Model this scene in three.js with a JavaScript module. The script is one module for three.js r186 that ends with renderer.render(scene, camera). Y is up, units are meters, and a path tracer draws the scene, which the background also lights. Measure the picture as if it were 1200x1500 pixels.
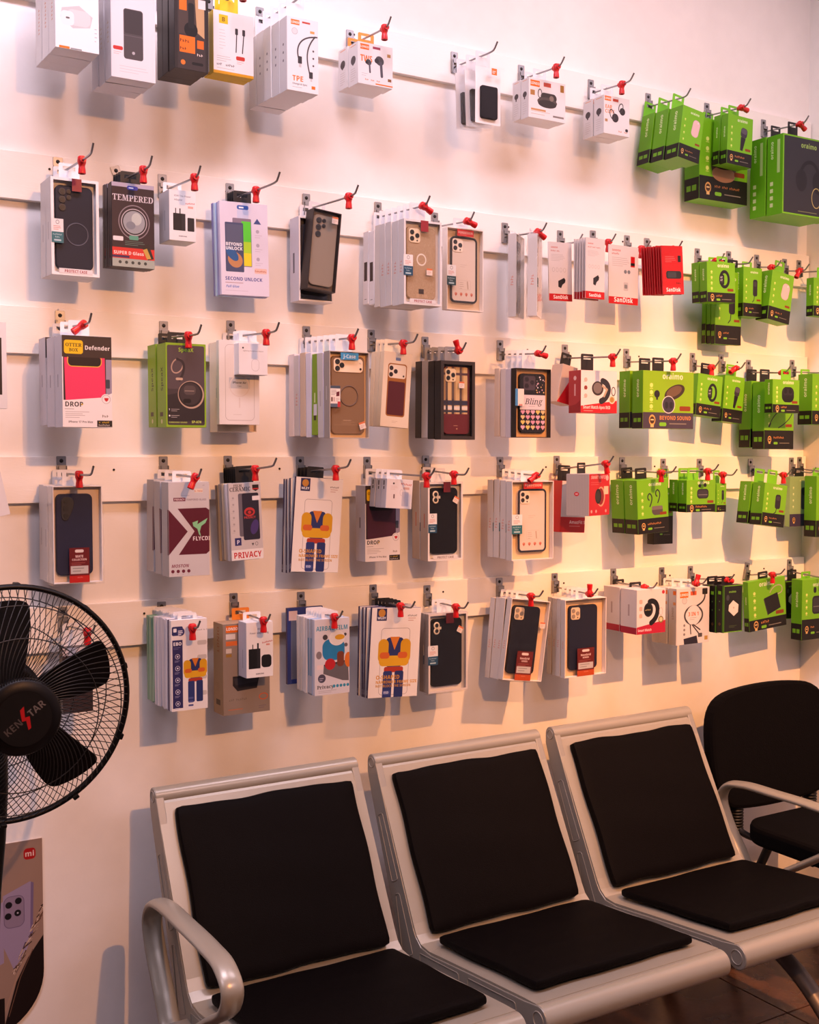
import * as THREE from 'three';
import { RoundedBoxGeometry } from 'three/addons/geometries/RoundedBoxGeometry.js';
import { mergeGeometries } from 'three/addons/utils/BufferGeometryUtils.js';
import { RectAreaLightUniformsLib } from 'three/addons/lights/RectAreaLightUniformsLib.js';

// ---------------------------------------------------------------- camera, light, exposure
const scene = new THREE.Scene();
scene.background = new THREE.Color(0x000000);
const renderer = new THREE.WebGLRenderer({ antialias: true });
renderer.toneMapping = THREE.LinearToneMapping;
renderer.toneMappingExposure = 1.0;
renderer.shadowMap.enabled = true;
const F = 1700, EYE = 1.56, DIST = 2.73;
const camera = new THREE.PerspectiveCamera(2 * Math.atan(750 / F) * 180 / Math.PI, 0.8, 0.05, 60);
camera.position.set(0, EYE, DIST);
camera.rotation.set(-0.048198, -0.546177, 0, 'YXZ');
camera.updateMatrixWorld(true);

const CEIL = 3.4, CORNER = 3.255, LEFT = -2.6, BACK = 5.2;
RectAreaLightUniformsLib.init();
const WARM = new THREE.Color().setRGB(1.0, 0.405, 0.135), COOL = new THREE.Color().setRGB(0.92, 0.76, 0.93);
const SPOT_POWER = [9.5, 17.5, 5, 40], PANEL_POWER = [24, 13, 6.5, 5];
// two pairs of warm track spots behind and beside the camera; each pair has one lamp for the upper and one for the lower half of the display wall
const SPOTS = [[0.92, 2.8, 3.15, 1.15, 2.2], [1.04, 2.78, 3.15, 1.0, 0.62], [2.3, 3.1, 2.3, 2.6, 2.25], [2.42, 3.08, 2.3, 3.0, 0.7]];
const PANELS = [[0.6, 0.98, 0.4], [2.3, 1.05, 0.4], [-1.2, 1.6, 1.1], [2.3, 3.9, 1.1]];   // cool ceiling panels [x, z, depth]: two along the display wall, two deeper ones over the shop
const PANEL_W = 1.2;

// ---------------------------------------------------------------- pixel helpers: a pixel gives a direction, the thing it hangs from gives the distance
const V = (x, y, z) => new THREE.Vector3(x, y, z);
const ray = (px, py) => V((px - 600) / F, -(py - 750) / F, -1).applyQuaternion(camera.quaternion);
const onZ = (px, py, z) => { const d = ray(px, py); return camera.position.clone().addScaledVector(d, (z - DIST) / d.z); };
const onX = (px, py, x) => { const d = ray(px, py); return camera.position.clone().addScaledVector(d, x / d.x); };
let seedState = 12345;
const rnd = () => { seedState = (seedState * 1664525 + 1013904223) >>> 0; return seedState / 4294967296; };
const rr = (a, b) => a + (b - a) * rnd();

// ---------------------------------------------------------------- object helpers
const taken = new Map();
const numbered = (n) => { const k = taken.get(n) ?? 0; taken.set(n, k + 1); return k ? n + '_' + String(k).padStart(3, '0') : n; };
function thing(name, label, category, group) {
  const o = new THREE.Group(); o.name = numbered(name); o.userData = { label, category };
  if (group) o.userData.group = group;
  scene.add(o); return o;
}
function part(name, geo, material, parent, label) {
  const m = new THREE.Mesh(geo, material); m.name = name; m.castShadow = m.receiveShadow = true;
  if (label) m.userData.label = label;
  parent.add(m); return m;
}
function struct(name, geo, material, label, category) {
  const m = new THREE.Mesh(geo, material); m.name = name; m.castShadow = m.receiveShadow = true;
  m.userData = { kind: 'structure', label, category }; scene.add(m); return m;
}
const box = (w, h, d, x = 0, y = 0, z = 0) => new THREE.BoxGeometry(w, h, d).translate(x, y, z);
const rbox = (w, h, d, r = 0.0012, s = 1) => new RoundedBoxGeometry(w, h, d, s, Math.min(r, w / 2.1, h / 2.1, d / 2.1));
const merge = (list) => mergeGeometries(list.map((g) => { const q = g.index ? g.toNonIndexed() : g; for (const k of Object.keys(q.attributes)) if (!['position', 'normal', 'uv'].includes(k)) q.deleteAttribute(k); return q; }));
const std = (color, roughness = 0.6, extra = {}) => new THREE.MeshStandardMaterial({ color, roughness, ...extra });
function rshape(w, h, r, x = 0, y = 0) {
  const s = new THREE.Shape(), a = x - w / 2, b = y - h / 2, c = x + w / 2, d = y + h / 2;
  s.moveTo(a + r, b); s.lineTo(c - r, b); s.absarc(c - r, b + r, r, -Math.PI / 2, 0); s.lineTo(c, d - r); s.absarc(c - r, d - r, r, 0, Math.PI / 2);
  s.lineTo(a + r, d); s.absarc(a + r, d - r, r, Math.PI / 2, Math.PI); s.lineTo(a, b + r); s.absarc(a + r, b + r, r, Math.PI, Math.PI * 1.5);
  return s;
}
const extrude = (shape, depth, bevel = 0, cs = 5) => new THREE.ExtrudeGeometry(shape, { depth, bevelEnabled: bevel > 0, bevelSize: bevel, bevelThickness: bevel, bevelSegments: 2, curveSegments: cs });
const tube = (pts, r, seg = 24, rad = 8, closed = false) => new THREE.TubeGeometry(new THREE.CatmullRomCurve3(pts.map((p) => V(...p)), closed, 'centripetal'), seg, r, rad, closed);

// ---------------------------------------------------------------- surface textures (colour, grain and wear only)
function noiseTexture(size, draw, repeat = 1, srgb = true) {
  const d = new Uint8Array(size * size * 4);
  for (let y = 0; y < size; y++) for (let x = 0; x < size; x++) { const c = draw(x / size, y / size); const i = (y * size + x) * 4; d[i] = c[0]; d[i + 1] = c[1]; d[i + 2] = c[2]; d[i + 3] = 255; }
  const t = new THREE.DataTexture(d, size, size); t.wrapS = t.wrapT = THREE.RepeatWrapping; t.magFilter = THREE.LinearFilter; t.repeat.set(repeat, repeat);
  if (srgb) t.colorSpace = THREE.SRGBColorSpace; t.needsUpdate = true; return t;
}
function tileNoise(cells) {           // value noise that repeats over the unit square
  const g = Array.from({ length: cells * cells }, rnd), s = (t) => t * t * (3 - 2 * t);
  return (u, v) => {
    const x = u * cells, y = v * cells, i = Math.floor(x), j = Math.floor(y), a = s(x - i), b = s(y - j), at = (p, q) => g[((q + cells) % cells) * cells + (p + cells) % cells];
    return (at(i, j) * (1 - a) + at(i + 1, j) * a) * (1 - b) + (at(i, j + 1) * (1 - a) + at(i + 1, j + 1) * a) * b;
  };
}
const n6 = tileNoise(6), n18 = tileNoise(18), n60 = tileNoise(60), nl = tileNoise(128);
const wallTex = noiseTexture(256, (u, v) => { const k = (n6(u, v) - 0.5) * 7 + (n18(u, v) - 0.5) * 4 + (n60(u, v) - 0.5) * 3; return [238 + k, 234 + k, 229 + k]; }, 0.6);
const wallBump = noiseTexture(256, (u, v) => { const k = 128 + (n60(u, v) - 0.5) * 80 + (nl(u, v) - 0.5) * 90 + (n18(u, v) - 0.5) * 50; return [k, k, k]; }, 1.6, false);
const M = {
  wall: new THREE.MeshStandardMaterial({ map: wallTex, bumpMap: wallBump, bumpScale: 0.0002, roughness: 0.62 }),
  board: new THREE.MeshStandardMaterial({ color: 0xf1ece6, roughness: 0.42, bumpMap: wallBump, bumpScale: 0.0002 }),
  ceiling: std(0xe9e6e2, 0.9), dimwall: std(0x7c7672, 0.8),
  steel: std(0x9a9a9c, 0.36, { metalness: 0.9 }),
  screw: std(0x2c2a2a, 0.5, { metalness: 0.6 }),
  red: std(0xc40f14, 0.34),
  white: std(0xdcdadb, 0.5), offwhite: std(0xd2cfcd, 0.5), grey: std(0x9c9a9a, 0.5), black: std(0x0d0c0d, 0.45), cardboard: std(0xb59b78, 0.8),
  green: std(0x6cb911, 0.42), darkband: std(0x15120f, 0.42),
  clear: new THREE.MeshPhysicalMaterial({ color: 0xffffff, transmission: 1, thickness: 0, roughness: 0.05, ior: 1.22 }),
};
const paint = new Map();
const mat = (c) => { if (typeof c !== 'number' && typeof c !== 'string') return c; if (M[c]) return M[c]; if (!paint.has(c)) paint.set(c, std(c, 0.46)); return paint.get(c); };

// ---------------------------------------------------------------- room
function planeUv(geo, ax, ay) { const p = geo.attributes.position, uv = geo.attributes.uv; for (let i = 0; i < p.count; i++) uv.setXY(i, p.getComponent(i, ax), p.getComponent(i, ay)); return geo; }
const RW = CORNER - LEFT, CX = (CORNER + LEFT) / 2, CZ = BACK / 2;
struct('wall_back', planeUv(box(RW + 0.4, CEIL + 0.2, 0.2, CX, CEIL / 2, -0.1), 0, 1), M.wall, 'white painted display wall behind the hanging stock', 'wall');
struct('wall_right', planeUv(box(0.2, CEIL + 0.2, BACK + 0.4, CORNER + 0.1, CEIL / 2, CZ), 2, 1), M.wall, 'white painted side wall meeting the display wall', 'wall');
struct('wall_left', planeUv(box(0.2, CEIL + 0.2, BACK + 0.4, LEFT - 0.1, CEIL / 2, CZ), 2, 1), M.dimwall, 'grey painted side wall of the shop', 'wall');
struct('wall_front', planeUv(box(RW + 0.4, CEIL + 0.2, 0.2, CX, CEIL / 2, BACK + 0.1), 0, 1), M.dimwall, 'grey painted wall opposite the display', 'wall');
struct('ceiling', box(RW + 0.4, 0.2, BACK + 0.4, CX, CEIL + 0.1, CZ), M.ceiling, 'white shop ceiling', 'ceiling');
// floor: brown polished tiles on a dark bed
const floor = struct('floor', box(RW + 0.4, 0.1, BACK + 0.4, CX, -0.058, CZ), std(0x1d1512, 0.7), 'brown polished stone floor tiles with thin dark joints', 'floor');
const floorTex = [0, 1, 2].map(() => { const o = rnd() * 7, a = tileNoise(5), b = tileNoise(14), c = tileNoise(70); return noiseTexture(256, (u, v) => { const w = a(u, v) * 0.5 + b(u + a(v, u) * 0.2, v) * 0.4 + c(u, v) * 0.15, s = Math.sin((u * 3 + a(u, v) * 1.6 + o) * 6) * 0.5 + 0.5, k = w * 0.8 + s * 0.22; return [62 + k * 52, 43 + k * 36, 34 + k * 28]; }); });
const tileMats = floorTex.map((map) => new THREE.MeshPhysicalMaterial({ map, roughness: 0.26, clearcoat: 0.25, clearcoatRoughness: 0.2 }));
const tileGeo = new RoundedBoxGeometry(0.596, 0.008, 0.596, 1, 0.0015);
{ const p = tileGeo.attributes.position, uv = tileGeo.attributes.uv; for (let i = 0; i < p.count; i++) uv.setXY(i, p.getX(i) / 0.6 + 0.5, p.getZ(i) / 0.6 + 0.5); }
for (let i = 0; i < 11; i++) for (let j = 0; j < 10; j++) {
  const x = 2.56 - 0.3 + 0.6 * (1 - i), z = -0.04 + 0.3 + 0.6 * j; if (x < LEFT + 0.1 || z > BACK) continue;
  const t = part('tile', tileGeo, tileMats[(i * 7 + j * 5) % 3], floor); t.position.set(x + 0.0, -0.004, z); t.rotation.y = ((i + j * 3) % 4) * Math.PI / 2;
}
// five horizontal mounting boards screwed to the display wall, each of two lengths butted together
const RAILS = [2.691, 2.244, 1.899, 1.559, 1.212], RAIL_H = 0.107, RAIL_T = 0.016;
RAILS.forEach((top, i) => {
  const g = new THREE.Group(); g.name = 'trim_' + (i + 1);
  g.userData = { kind: 'structure', category: 'mounting board', label: ['topmost', 'second highest', 'middle', 'second lowest', 'lowest'][i] + ' white mounting board across the display wall' };
  scene.add(g); g.position.set(0, top - RAIL_H / 2, 0);
  const seam = [0.9, 0.705, 0.705, 0.703, 0.70][i];
  for (const [a, b] of [[-0.5, seam], [seam, 3.252]]) { const p = part('plank', rbox(b - a - 0.0015, RAIL_H, RAIL_T, 0.0015), M.board, g); p.position.set((a + b) / 2, 0, RAIL_T / 2 - 0.0005); }
  for (let x = 0.62 + i * 0.07; x < 3.2; x += 0.43) { const s = part('screw_head', new THREE.CylinderGeometry(0.0028, 0.0028, 0.002, 8).rotateX(Math.PI / 2), M.screw, g); s.position.set(x, 0.022, RAIL_T); }
});
// warm track spots (behind the camera) and cool ceiling panels
{
  [[0.98, 3.15, 2.88], [2.36, 2.3, 3.18]].forEach(([x, z, y], i) => {
    const track = thing('lighting_track', ['long', 'short'][i] + ' black lighting track hung from the ceiling on thin rods', 'track');
    const len = i ? 0.5 : 0.8; part('rail', box(len, 0.03, 0.035, x, y, z), M.black, track);
    for (const s of [-1, 1]) part('rod', new THREE.CylinderGeometry(0.006, 0.006, CEIL - y, 8).translate(x + s * len * 0.4, (CEIL + y) / 2, z), M.black, track);
  });
  SPOTS.forEach(([x, y, z, tx, ty], i) => {
    const o = thing('spot_lamp', 'warm spot lamp on the ' + ['long', 'short'][i >> 1] + ' lighting track, aimed at the ' + ['upper', 'lower'][i & 1] + ' rows', 'lamp');
    o.position.set(x, y, z);
    const target = V(tx, ty, 0), dir = target.clone().sub(o.position).normalize(), q = new THREE.Quaternion().setFromUnitVectors(V(0, 0, 1), dir);
    const can = part('housing', new THREE.LatheGeometry([[0.001, -0.12], [0.04, -0.12], [0.045, -0.1], [0.045, 0.0], [0.041, 0.0], [0.041, -0.02], [0.001, -0.021]].map((p) => new THREE.Vector2(...p)), 24).rotateX(Math.PI / 2), M.black, o); can.quaternion.copy(q);
    part('stem', new THREE.CylinderGeometry(0.008, 0.008, 0.1, 8).translate(0, 0.045, -0.04), M.black, o);
    const lens = part('lamp_lens', new THREE.CircleGeometry(0.034, 24).translate(0, 0, -0.01), new THREE.MeshStandardMaterial({ color: 0x111111, emissive: WARM, emissiveIntensity: SPOT_POWER[i] ? 8 : 0 }), o); lens.quaternion.copy(q);
    const s = new THREE.SpotLight(WARM, SPOT_POWER[i], 0, 0.56, 1, 2); s.name = 'spot_light'; s.castShadow = true; s.shadow.radius = 1.2; s.shadow.mapSize.set(2048, 2048);
    s.position.copy(o.position).addScaledVector(dir, 0.02); s.target.position.copy(target); scene.add(s, s.target);
  });
  PANELS.forEach(([x, z, PANEL_D], i) => {
    const o = thing('ceiling_panel', ['cool ceiling light panel above the white boxes of the top row', 'cool ceiling light panel above the green boxes in the corner', 'deep cool ceiling light panel by the grey side wall', 'deep cool ceiling light panel by the grey front wall'][i], 'ceiling light');
    o.position.set(x, CEIL, z);
    part('frame', box(PANEL_W + 0.04, 0.03, PANEL_D + 0.04, 0, -0.015, 0), M.white, o);
    part('light_diffuser', box(PANEL_W, 0.004, PANEL_D, 0, -0.031, 0), new THREE.MeshStandardMaterial({ color: 0x222222, emissive: COOL, emissiveIntensity: PANEL_POWER[i] ? 2 : 0 }), o);
    const a = new THREE.RectAreaLight(COOL, PANEL_POWER[i], PANEL_W, PANEL_D); a.name = 'panel_light'; a.position.set(x, CEIL - 0.036, z); a.rotation.x = -Math.PI / 2; scene.add(a);
  });
}
// ---------------------------------------------------------------- printed artwork: cells on shared sheets, drawn in units of 1/100 of the width
const SHEET = 2048, PPM = 2.3, sheets = [];
class Pen {
  constructor(c, H) { this.c = c; this.H = H; }
  bg(f) { return this.r(-1, -1, 102, this.H + 2, f); }
  r(x, y, w, h, f) { this.c.fillStyle = f; this.c.fillRect(x, y, w, h); return this; }
  rr(x, y, w, h, q, f) { const c = this.c; c.beginPath(); c.roundRect(x, y, w, h, q); c.fillStyle = f; c.fill(); return this; }
  ro(x, y, w, h, q, lw, f) { const c = this.c; c.beginPath(); c.roundRect(x, y, w, h, q); c.lineWidth = lw; c.strokeStyle = f; c.stroke(); return this; }
  o(x, y, q, f) { const c = this.c; c.beginPath(); c.arc(x, y, q, 0, 7); c.fillStyle = f; c.fill(); return this; }
  e(x, y, a, b, f, rot = 0) { const c = this.c; c.beginPath(); c.ellipse(x, y, a, b, rot, 0, 7); c.fillStyle = f; c.fill(); return this; }
  eo(x, y, a, b, lw, f, rot = 0) { const c = this.c; c.beginPath(); c.ellipse(x, y, a, b, rot, 0, 7); c.lineWidth = lw; c.strokeStyle = f; c.stroke(); return this; }
  p(pts, f) { const c = this.c; c.beginPath(); pts.forEach(([x, y], i) => (i ? c.lineTo(x, y) : c.moveTo(x, y))); c.closePath(); c.fillStyle = f; c.fill(); return this; }
  l(pts, lw, f) { const c = this.c; c.beginPath(); pts.forEach((q, i) => (i ? (q.length === 6 ? c.bezierCurveTo(...q) : c.lineTo(...q)) : c.moveTo(...q))); c.lineWidth = lw; c.lineCap = c.lineJoin = 'round'; c.strokeStyle = f; c.stroke(); return this; }
  t(s, x, y, size, f, o = {}) {
    const c = this.c; c.save(); c.translate(x, y); if (o.rot) c.rotate(o.rot); if (o.sx) c.scale(o.sx, 1);
    c.font = (o.i ? 'italic ' : '') + (o.b === 0 ? '' : 'bold ') + size + 'px ' + (o.f ?? 'sans-serif'); c.textAlign = o.a ?? 'left'; c.textBaseline = 'alphabetic'; c.fillStyle = f; c.fillText(s, 0, 0); c.restore(); return this;
  }
  w(s, x, y, size, f, o = {}) {          // a line of print too small to read: short uneven strokes
    const c = this.c, step = size * 0.56, W = s.length * step; c.save(); c.translate(x, y); if (o.rot) c.rotate(o.rot); if (o.a === 'center') c.translate(-W / 2, 0); c.fillStyle = f;
    for (let i = 0; i < s.length; i++) if (s[i] !== ' ') { const k = (i * 37 + s.length * 11) % 5, b = size * (0.5 + k * 0.05); c.fillRect(i * step, -b, step * 0.3, b); c.fillRect(i * step, -b * (0.4 + k * 0.1), step * 0.72, size * 0.13); }
    c.restore(); return this;
  }
  small(x, y, w, n, gap, f, lw = 0.9) { for (let i = 0; i < n; i++) this.r(x, y + i * gap, w * (i === n - 1 ? 0.62 : 0.86 + 0.14 * ((i * 7) % 3) / 2), lw, f); return this; }
}
function cell(w, h, draw) {           // w, h in metres
  const pw = Math.ceil(w * 1000 * PPM), ph = Math.ceil(h * 1000 * PPM);
  let s = sheets[sheets.length - 1];
  if (s && s.x + pw + 4 > SHEET) { s.x = 0; s.y += s.row; s.row = 0; }
  if (!s || s.y + ph + 4 > SHEET) {
    const canvas = document.createElement('canvas'); canvas.width = canvas.height = SHEET;
    const map = new THREE.CanvasTexture(canvas); map.colorSpace = THREE.SRGBColorSpace;
    s = { x: 0, y: 0, row: 0, c: canvas.getContext('2d'), mat: new THREE.MeshPhysicalMaterial({ map, color: 0xe3e3e3, roughness: 0.45, specularIntensity: 0.6 }) }; sheets.push(s);
  }
  const x = s.x + 2, y = s.y + 2, c = s.c, k = pw / 100;
  c.save(); c.beginPath(); c.rect(x - 2, y - 2, pw + 4, ph + 4); c.clip(); c.translate(x, y); c.scale(k, k); draw(new Pen(c, ph / k), ph / k); c.restore();
  s.x += pw + 4; s.row = Math.max(s.row, ph + 4);
  return { mat: s.mat, u0: x / SHEET, u1: (x + pw) / SHEET, v0: 1 - (y + ph) / SHEET, v1: 1 - y / SHEET };
}
function printPlane(w, h, q) { const g = new THREE.PlaneGeometry(w, h), uv = g.attributes.uv; for (let i = 0; i < uv.count; i++) uv.setXY(i, uv.getX(i) ? q.u1 : q.u0, uv.getY(i) ? q.v1 : q.v0); return g; }
function printShape(shape, w, h, q) { const g = new THREE.ShapeGeometry(shape, 6), p = g.attributes.position, uv = g.attributes.uv; for (let i = 0; i < p.count; i++) uv.setXY(i, q.u0 + (p.getX(i) / w + 0.5) * (q.u1 - q.u0), q.v0 + (p.getY(i) / h + 0.5) * (q.v1 - q.v0)); return g; }

// ---------------------------------------------------------------- hooks and red stoppers
const ROD = 0.0025;
const plateGeo = (() => { const s = rshape(0.021, 0.021, 0.002); const h = new THREE.Path(); h.absarc(0, 0, 0.0042, 0, Math.PI * 2, true); s.holes.push(h); return extrude(s, 0.002, 0.0004, 6); })();
const screwGeo = new THREE.SphereGeometry(0.0048, 10, 6, 0, Math.PI * 2, 0, Math.PI / 2).rotateX(Math.PI / 2).scale(1, 1, 0.5);
const channelGeo = merge([extrude(rshape(0.022, 0.036, 0.002), 0.003, 0.0005), box(0.003, 0.034, 0.008, -0.0095, 0, 0.006), box(0.003, 0.034, 0.008, 0.0095, 0, 0.006), box(0.02, 0.009, 0.004, 0, 0.012, 0.008)]);
const stopGeo = new THREE.LatheGeometry([[0.0005, 0.0095], [0.0062, 0.009], [0.0088, 0.0065], [0.0094, 0.001], [0.0088, -0.006], [0.007, -0.0105], [0.0068, -0.014], [0.0076, -0.018], [0.0082, -0.0275], [0.0076, -0.0285], [0.0055, -0.0285], [0.005, -0.02], [0.0005, -0.02]].map((p) => new THREE.Vector2(...p)), 16);
const collarGeo = new THREE.CylinderGeometry(0.0068, 0.0068, 0.024, 14).rotateX(Math.PI / 2);
function hook(of, b, tip, stop, o = {}) {
  const B = onZ(b[0], b[1], RAIL_T + 0.002), X = B.x, T = onX(tip[0], tip[1], X);
  const g = thing('display_hook', 'steel display hook holding the ' + of, 'hook', 'steel hooks on the mounting boards'); g.position.set(X, B.y, RAIL_T - 0.0005);
  const zt = Math.min(Math.max(T.z, 0.12), 0.36), y0 = B.y - 0.03, yb = Math.max(y0 - 0.01, Math.min(T.y - 0.017, y0 + 0.035)), zb = zt - 0.02, yt = yb + 0.018;
  const pl = part('plate', plateGeo, M.steel, g); pl.rotation.z = o.tilt ?? 0; part('screw', screwGeo, M.screw, pl).position.z = 0.0022;
  const ch = part('channel', channelGeo, M.steel, g); ch.position.set(Math.sin(o.tilt ?? 0) * 0.03, -0.0285, 0.0004); ch.rotation.z = o.tilt ?? 0;
  const L = (y, z) => [0, y - B.y, z - RAIL_T];
  part('rod', tube([L(y0, RAIL_T + 0.004), L(y0 + (yb - y0) * 0.3, zb * 0.3 + 0.01), L(y0 + (yb - y0) * 0.97, zb * 0.97), L(yb + 0.002, zb + 0.004), L(yt, zt)], ROD, 26, 8), M.steel, g);
  const hk = { X, y0, yb, zb, B, of, rodY: (z) => y0 + (yb - y0) * Math.min(1, (z - RAIL_T) / (zb - RAIL_T)) };
  if (stop) {
    const S = onX(stop[0], stop[1], X), z = Math.min(Math.max(S.z, 0.08), zb - 0.012), rot = (stop[2] ?? 0) * Math.PI / 180;
    const r = thing('hook_stopper', 'red stopper on hook of the ' + of, 'stopper', 'red stoppers on the display hooks');
    r.position.set(X, hk.rodY(z) - 0.001, z); r.rotation.z = rot;
    part('body', stopGeo, M.red, r); part('collar', collarGeo, M.red, r);
    hk.stopZ = z;
  }
  return hk;
}
// ---------------------------------------------------------------- packs that hang on the hooks
function tab(root, w, top, rx, ry, z, color) {
  const tw = Math.min(0.046, w * 0.7), h = Math.max(ry + 0.012 - top, 0.016), s = rshape(tw, h + 0.004, 0.004, 0, 0), cy = top + h / 2 - 0.004;
  const hy = Math.min(ry - 0.0012 - cy, h / 2 - 0.007), hole = new THREE.Path(), hw = tw * 0.3, hh = 0.0045;
  hole.moveTo(-hw, hy - hh); hole.lineTo(-hw, hy + hh); hole.lineTo(hw, hy + hh); hole.lineTo(hw, hy - hh); hole.closePath(); s.holes.push(hole);
  part('hang_tab', extrude(s, 0.0007), mat(color), root).position.set(rx, cy, z);
}
const sleeveMat = new THREE.MeshPhysicalMaterial({ color: 0xffffff, transmission: 1, thickness: 0, roughness: 0.1, ior: 1.25 });
function sleeve(root, w, h, t) {
  const g = new THREE.BoxGeometry(w, h, t, 6, 14, 2), p = g.attributes.position;
  for (let i = 0; i < p.count; i++) { const x = p.getX(i), y = p.getY(i), z = p.getZ(i), k = Math.sin(y * 190 + x * 90) * 0.0016 + Math.sin(y * 83 - x * 160 + z * 300) * 0.0014; p.setXYZ(i, x + Math.sign(x) * k * 0.7, y, z + Math.sign(z) * Math.abs(k)); }
  g.computeVertexNormals(); part('plastic_sleeve', g, sleeveMat, root, 'crinkled clear plastic sleeve');
}
// a closed printed carton
function carton(root, w, h, t, o) {
  part('carton', rbox(w, h, t, Math.min(0.0012, t / 4)), mat(o.body ?? 'white'), root);
  if (o.front) part('front_print', printPlane(w - 0.0008, h - 0.0008, o.front), o.front.mat, root).position.z = t / 2 + 0.00025;
  if (o.side) { const s = part('side_print', printPlane(t - 0.0008, h - 0.0008, o.side), o.side.mat, root); s.rotation.y = -Math.PI / 2; s.position.x = -w / 2 - 0.00025; }
}
// a tray with a clear window and a phone case inside
const lensGeo = new THREE.CylinderGeometry(1, 1, 1, 14).rotateX(Math.PI / 2);
function windowBox(root, w, h, t, o) {
  const k = 0.0018, shell = mat(o.shell ?? 'offwhite'), lip = o.lip ?? 0.004;
  const ring = (ww, hh, b) => { const s = new THREE.Shape([[-ww / 2, -hh / 2], [ww / 2, -hh / 2], [ww / 2, hh / 2], [-ww / 2, hh / 2]].map((p) => new THREE.Vector2(...p))); const q = new THREE.Path([[-ww / 2 + b, -hh / 2 + b], [-ww / 2 + b, hh / 2 - b], [ww / 2 - b, hh / 2 - b], [ww / 2 - b, -hh / 2 + b]].map((p) => new THREE.Vector2(...p))); s.holes.push(q); return s; };
  part('tray', extrude(ring(w, h, k), t).translate(0, 0, -t / 2), shell, root);
  part('back_card', box(w - 2 * k, h - 2 * k, 0.0012, 0, 0, Math.max(-t / 2 + 0.0016, t / 2 - 0.0165)), mat(o.insert ?? 'white'), root);
  if (lip > 0.003) part('front_frame', extrude(ring(w - 0.0004, h - 0.0004, lip), 0.0006).translate(0, 0, t / 2 - 0.0005), mat(o.frame ?? o.shell ?? 'offwhite'), root);
  part('window_film', new THREE.PlaneGeometry(w - 2 * lip, h - 2 * lip).translate(0, 0, t / 2 - 0.0007), M.clear, root, 'clear window film');
  if (o.side) { const s = part('side_print', printPlane(t - 0.0008, h - 0.0008, o.side), o.side.mat, root); s.rotation.y = -Math.PI / 2; s.position.x = -w / 2 - 0.0003; }
  const c = { w: 0.72, h: 0.84, x: 0, y: 0, r: 0.011, color: 0x121318, ...o.case }, cw = w * c.w, chh = h * c.h, cz = t / 2 - 0.0125;
  const ph = new THREE.Group(); ph.name = 'phone_case'; ph.position.set(c.x * w, c.y * h, 0); root.add(ph);
  part('shell', extrude(rshape(cw - 0.003, chh - 0.003, c.r), Math.min(0.007, t * 0.5), 0.0016, 6).translate(0, 0, cz - Math.min(0.007, t * 0.5) / 2), c.mat ?? new THREE.MeshPhysicalMaterial({ color: c.color, roughness: c.rough ?? 0.5, specularIntensity: 0.4 }), ph);
  const fz = cz + Math.min(0.007, t * 0.5) / 2 + 0.0016;
  if (c.bumper) { const s = rshape(cw, chh, c.r + 0.0015), q = rshape(cw - 0.0075, chh - 0.0075, c.r - 0.002); s.holes.push(new THREE.Path(q.getPoints(8).reverse())); part('bumper', extrude(s, 0.003, 0.0008).translate(0, 0, fz - 0.0022), mat(c.bumper), ph); }
  if (c.print) part('case_print', printShape(rshape(cw - 0.002, chh - 0.002, c.r), cw, chh, c.print), c.print.mat, ph).position.z = fz + 0.0003;
  if (c.ring) { const rg = new THREE.TorusGeometry(c.ring.r ?? 0.021, 0.0017, 6, 36); part('magnet_ring', c.ring.z ? rg : rg.scale(1, 1, 0.35), mat(c.ring.color ?? 0x8a8684), ph).position.set(c.ring.x ?? 0.004, c.ring.y ?? -0.006, fz); }
  const ix = -cw / 2, iy = chh / 2, lens = (x, y, r, zz, col = 0x0a0a0c) => { part('lens', lensGeo.clone().scale(r, r, 0.002), mat(col), ph).position.set(ix + x, iy - y, fz + zz); };
  const isl = c.island ?? 0xb9ab93;
  if (c.cam === 'tri') { part('camera_frame', extrude(rshape(0.032, 0.034, 0.007), 0.0012, 0.0005), mat(isl), ph).position.set(ix + 0.0215, iy - 0.0225, fz); for (const [x, y] of [[0.0135, 0.0145], [0.0135, 0.03], [0.0288, 0.022]]) lens(x, y, 0.006, 0.0018, c.lens ?? 0x0a0a0c); lens(0.0285, 0.034, 0.0018, 0.0018); }
  if (c.cam === 'two') { part('camera_frame', merge([new THREE.TorusGeometry(0.0072, 0.0026, 6, 24).translate(0, 0.0075, 0), new THREE.TorusGeometry(0.0072, 0.0026, 6, 24).translate(0, -0.0075, 0), box(0.010, 0.007, 0.003, 0.0095, 0.0, 0)]).scale(1, 1, 0.6), mat(isl), ph).position.set(ix + 0.016, iy - 0.025, fz + 0.0008); lens(0.016, 0.0175, 0.0055, 0.001); lens(0.016, 0.0325, 0.0055, 0.001); }
  if (c.cam === 'column') { for (const [x, y, r] of [[0.015, 0.014, 0.0075], [0.015, 0.031, 0.0075], [0.015, 0.048, 0.0075], [0.029, 0.013, 0.0052], [0.029, 0.026, 0.0052]]) { lens(x, y, r, 0.0008, 0x24262e); lens(x, y, r * 0.7, 0.0016, 0x07080b); } }
  if (c.cam === 'bar') { part('camera_frame', extrude(rshape(cw * 0.86, 0.032, 0.008), 0.0012, 0.0005), mat(isl), ph).position.set(0, iy - 0.0225, fz); for (const [x, y] of [[0.0155, 0.0145], [0.0155, 0.0305], [0.0275, 0.0225]]) lens(x, y, 0.0064, 0.0018); lens(cw - 0.0125, 0.0305, 0.0028, 0.0018); lens(cw - 0.0125, 0.0155, 0.0024, 0.0018, 0xd8cfc0); }
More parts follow.
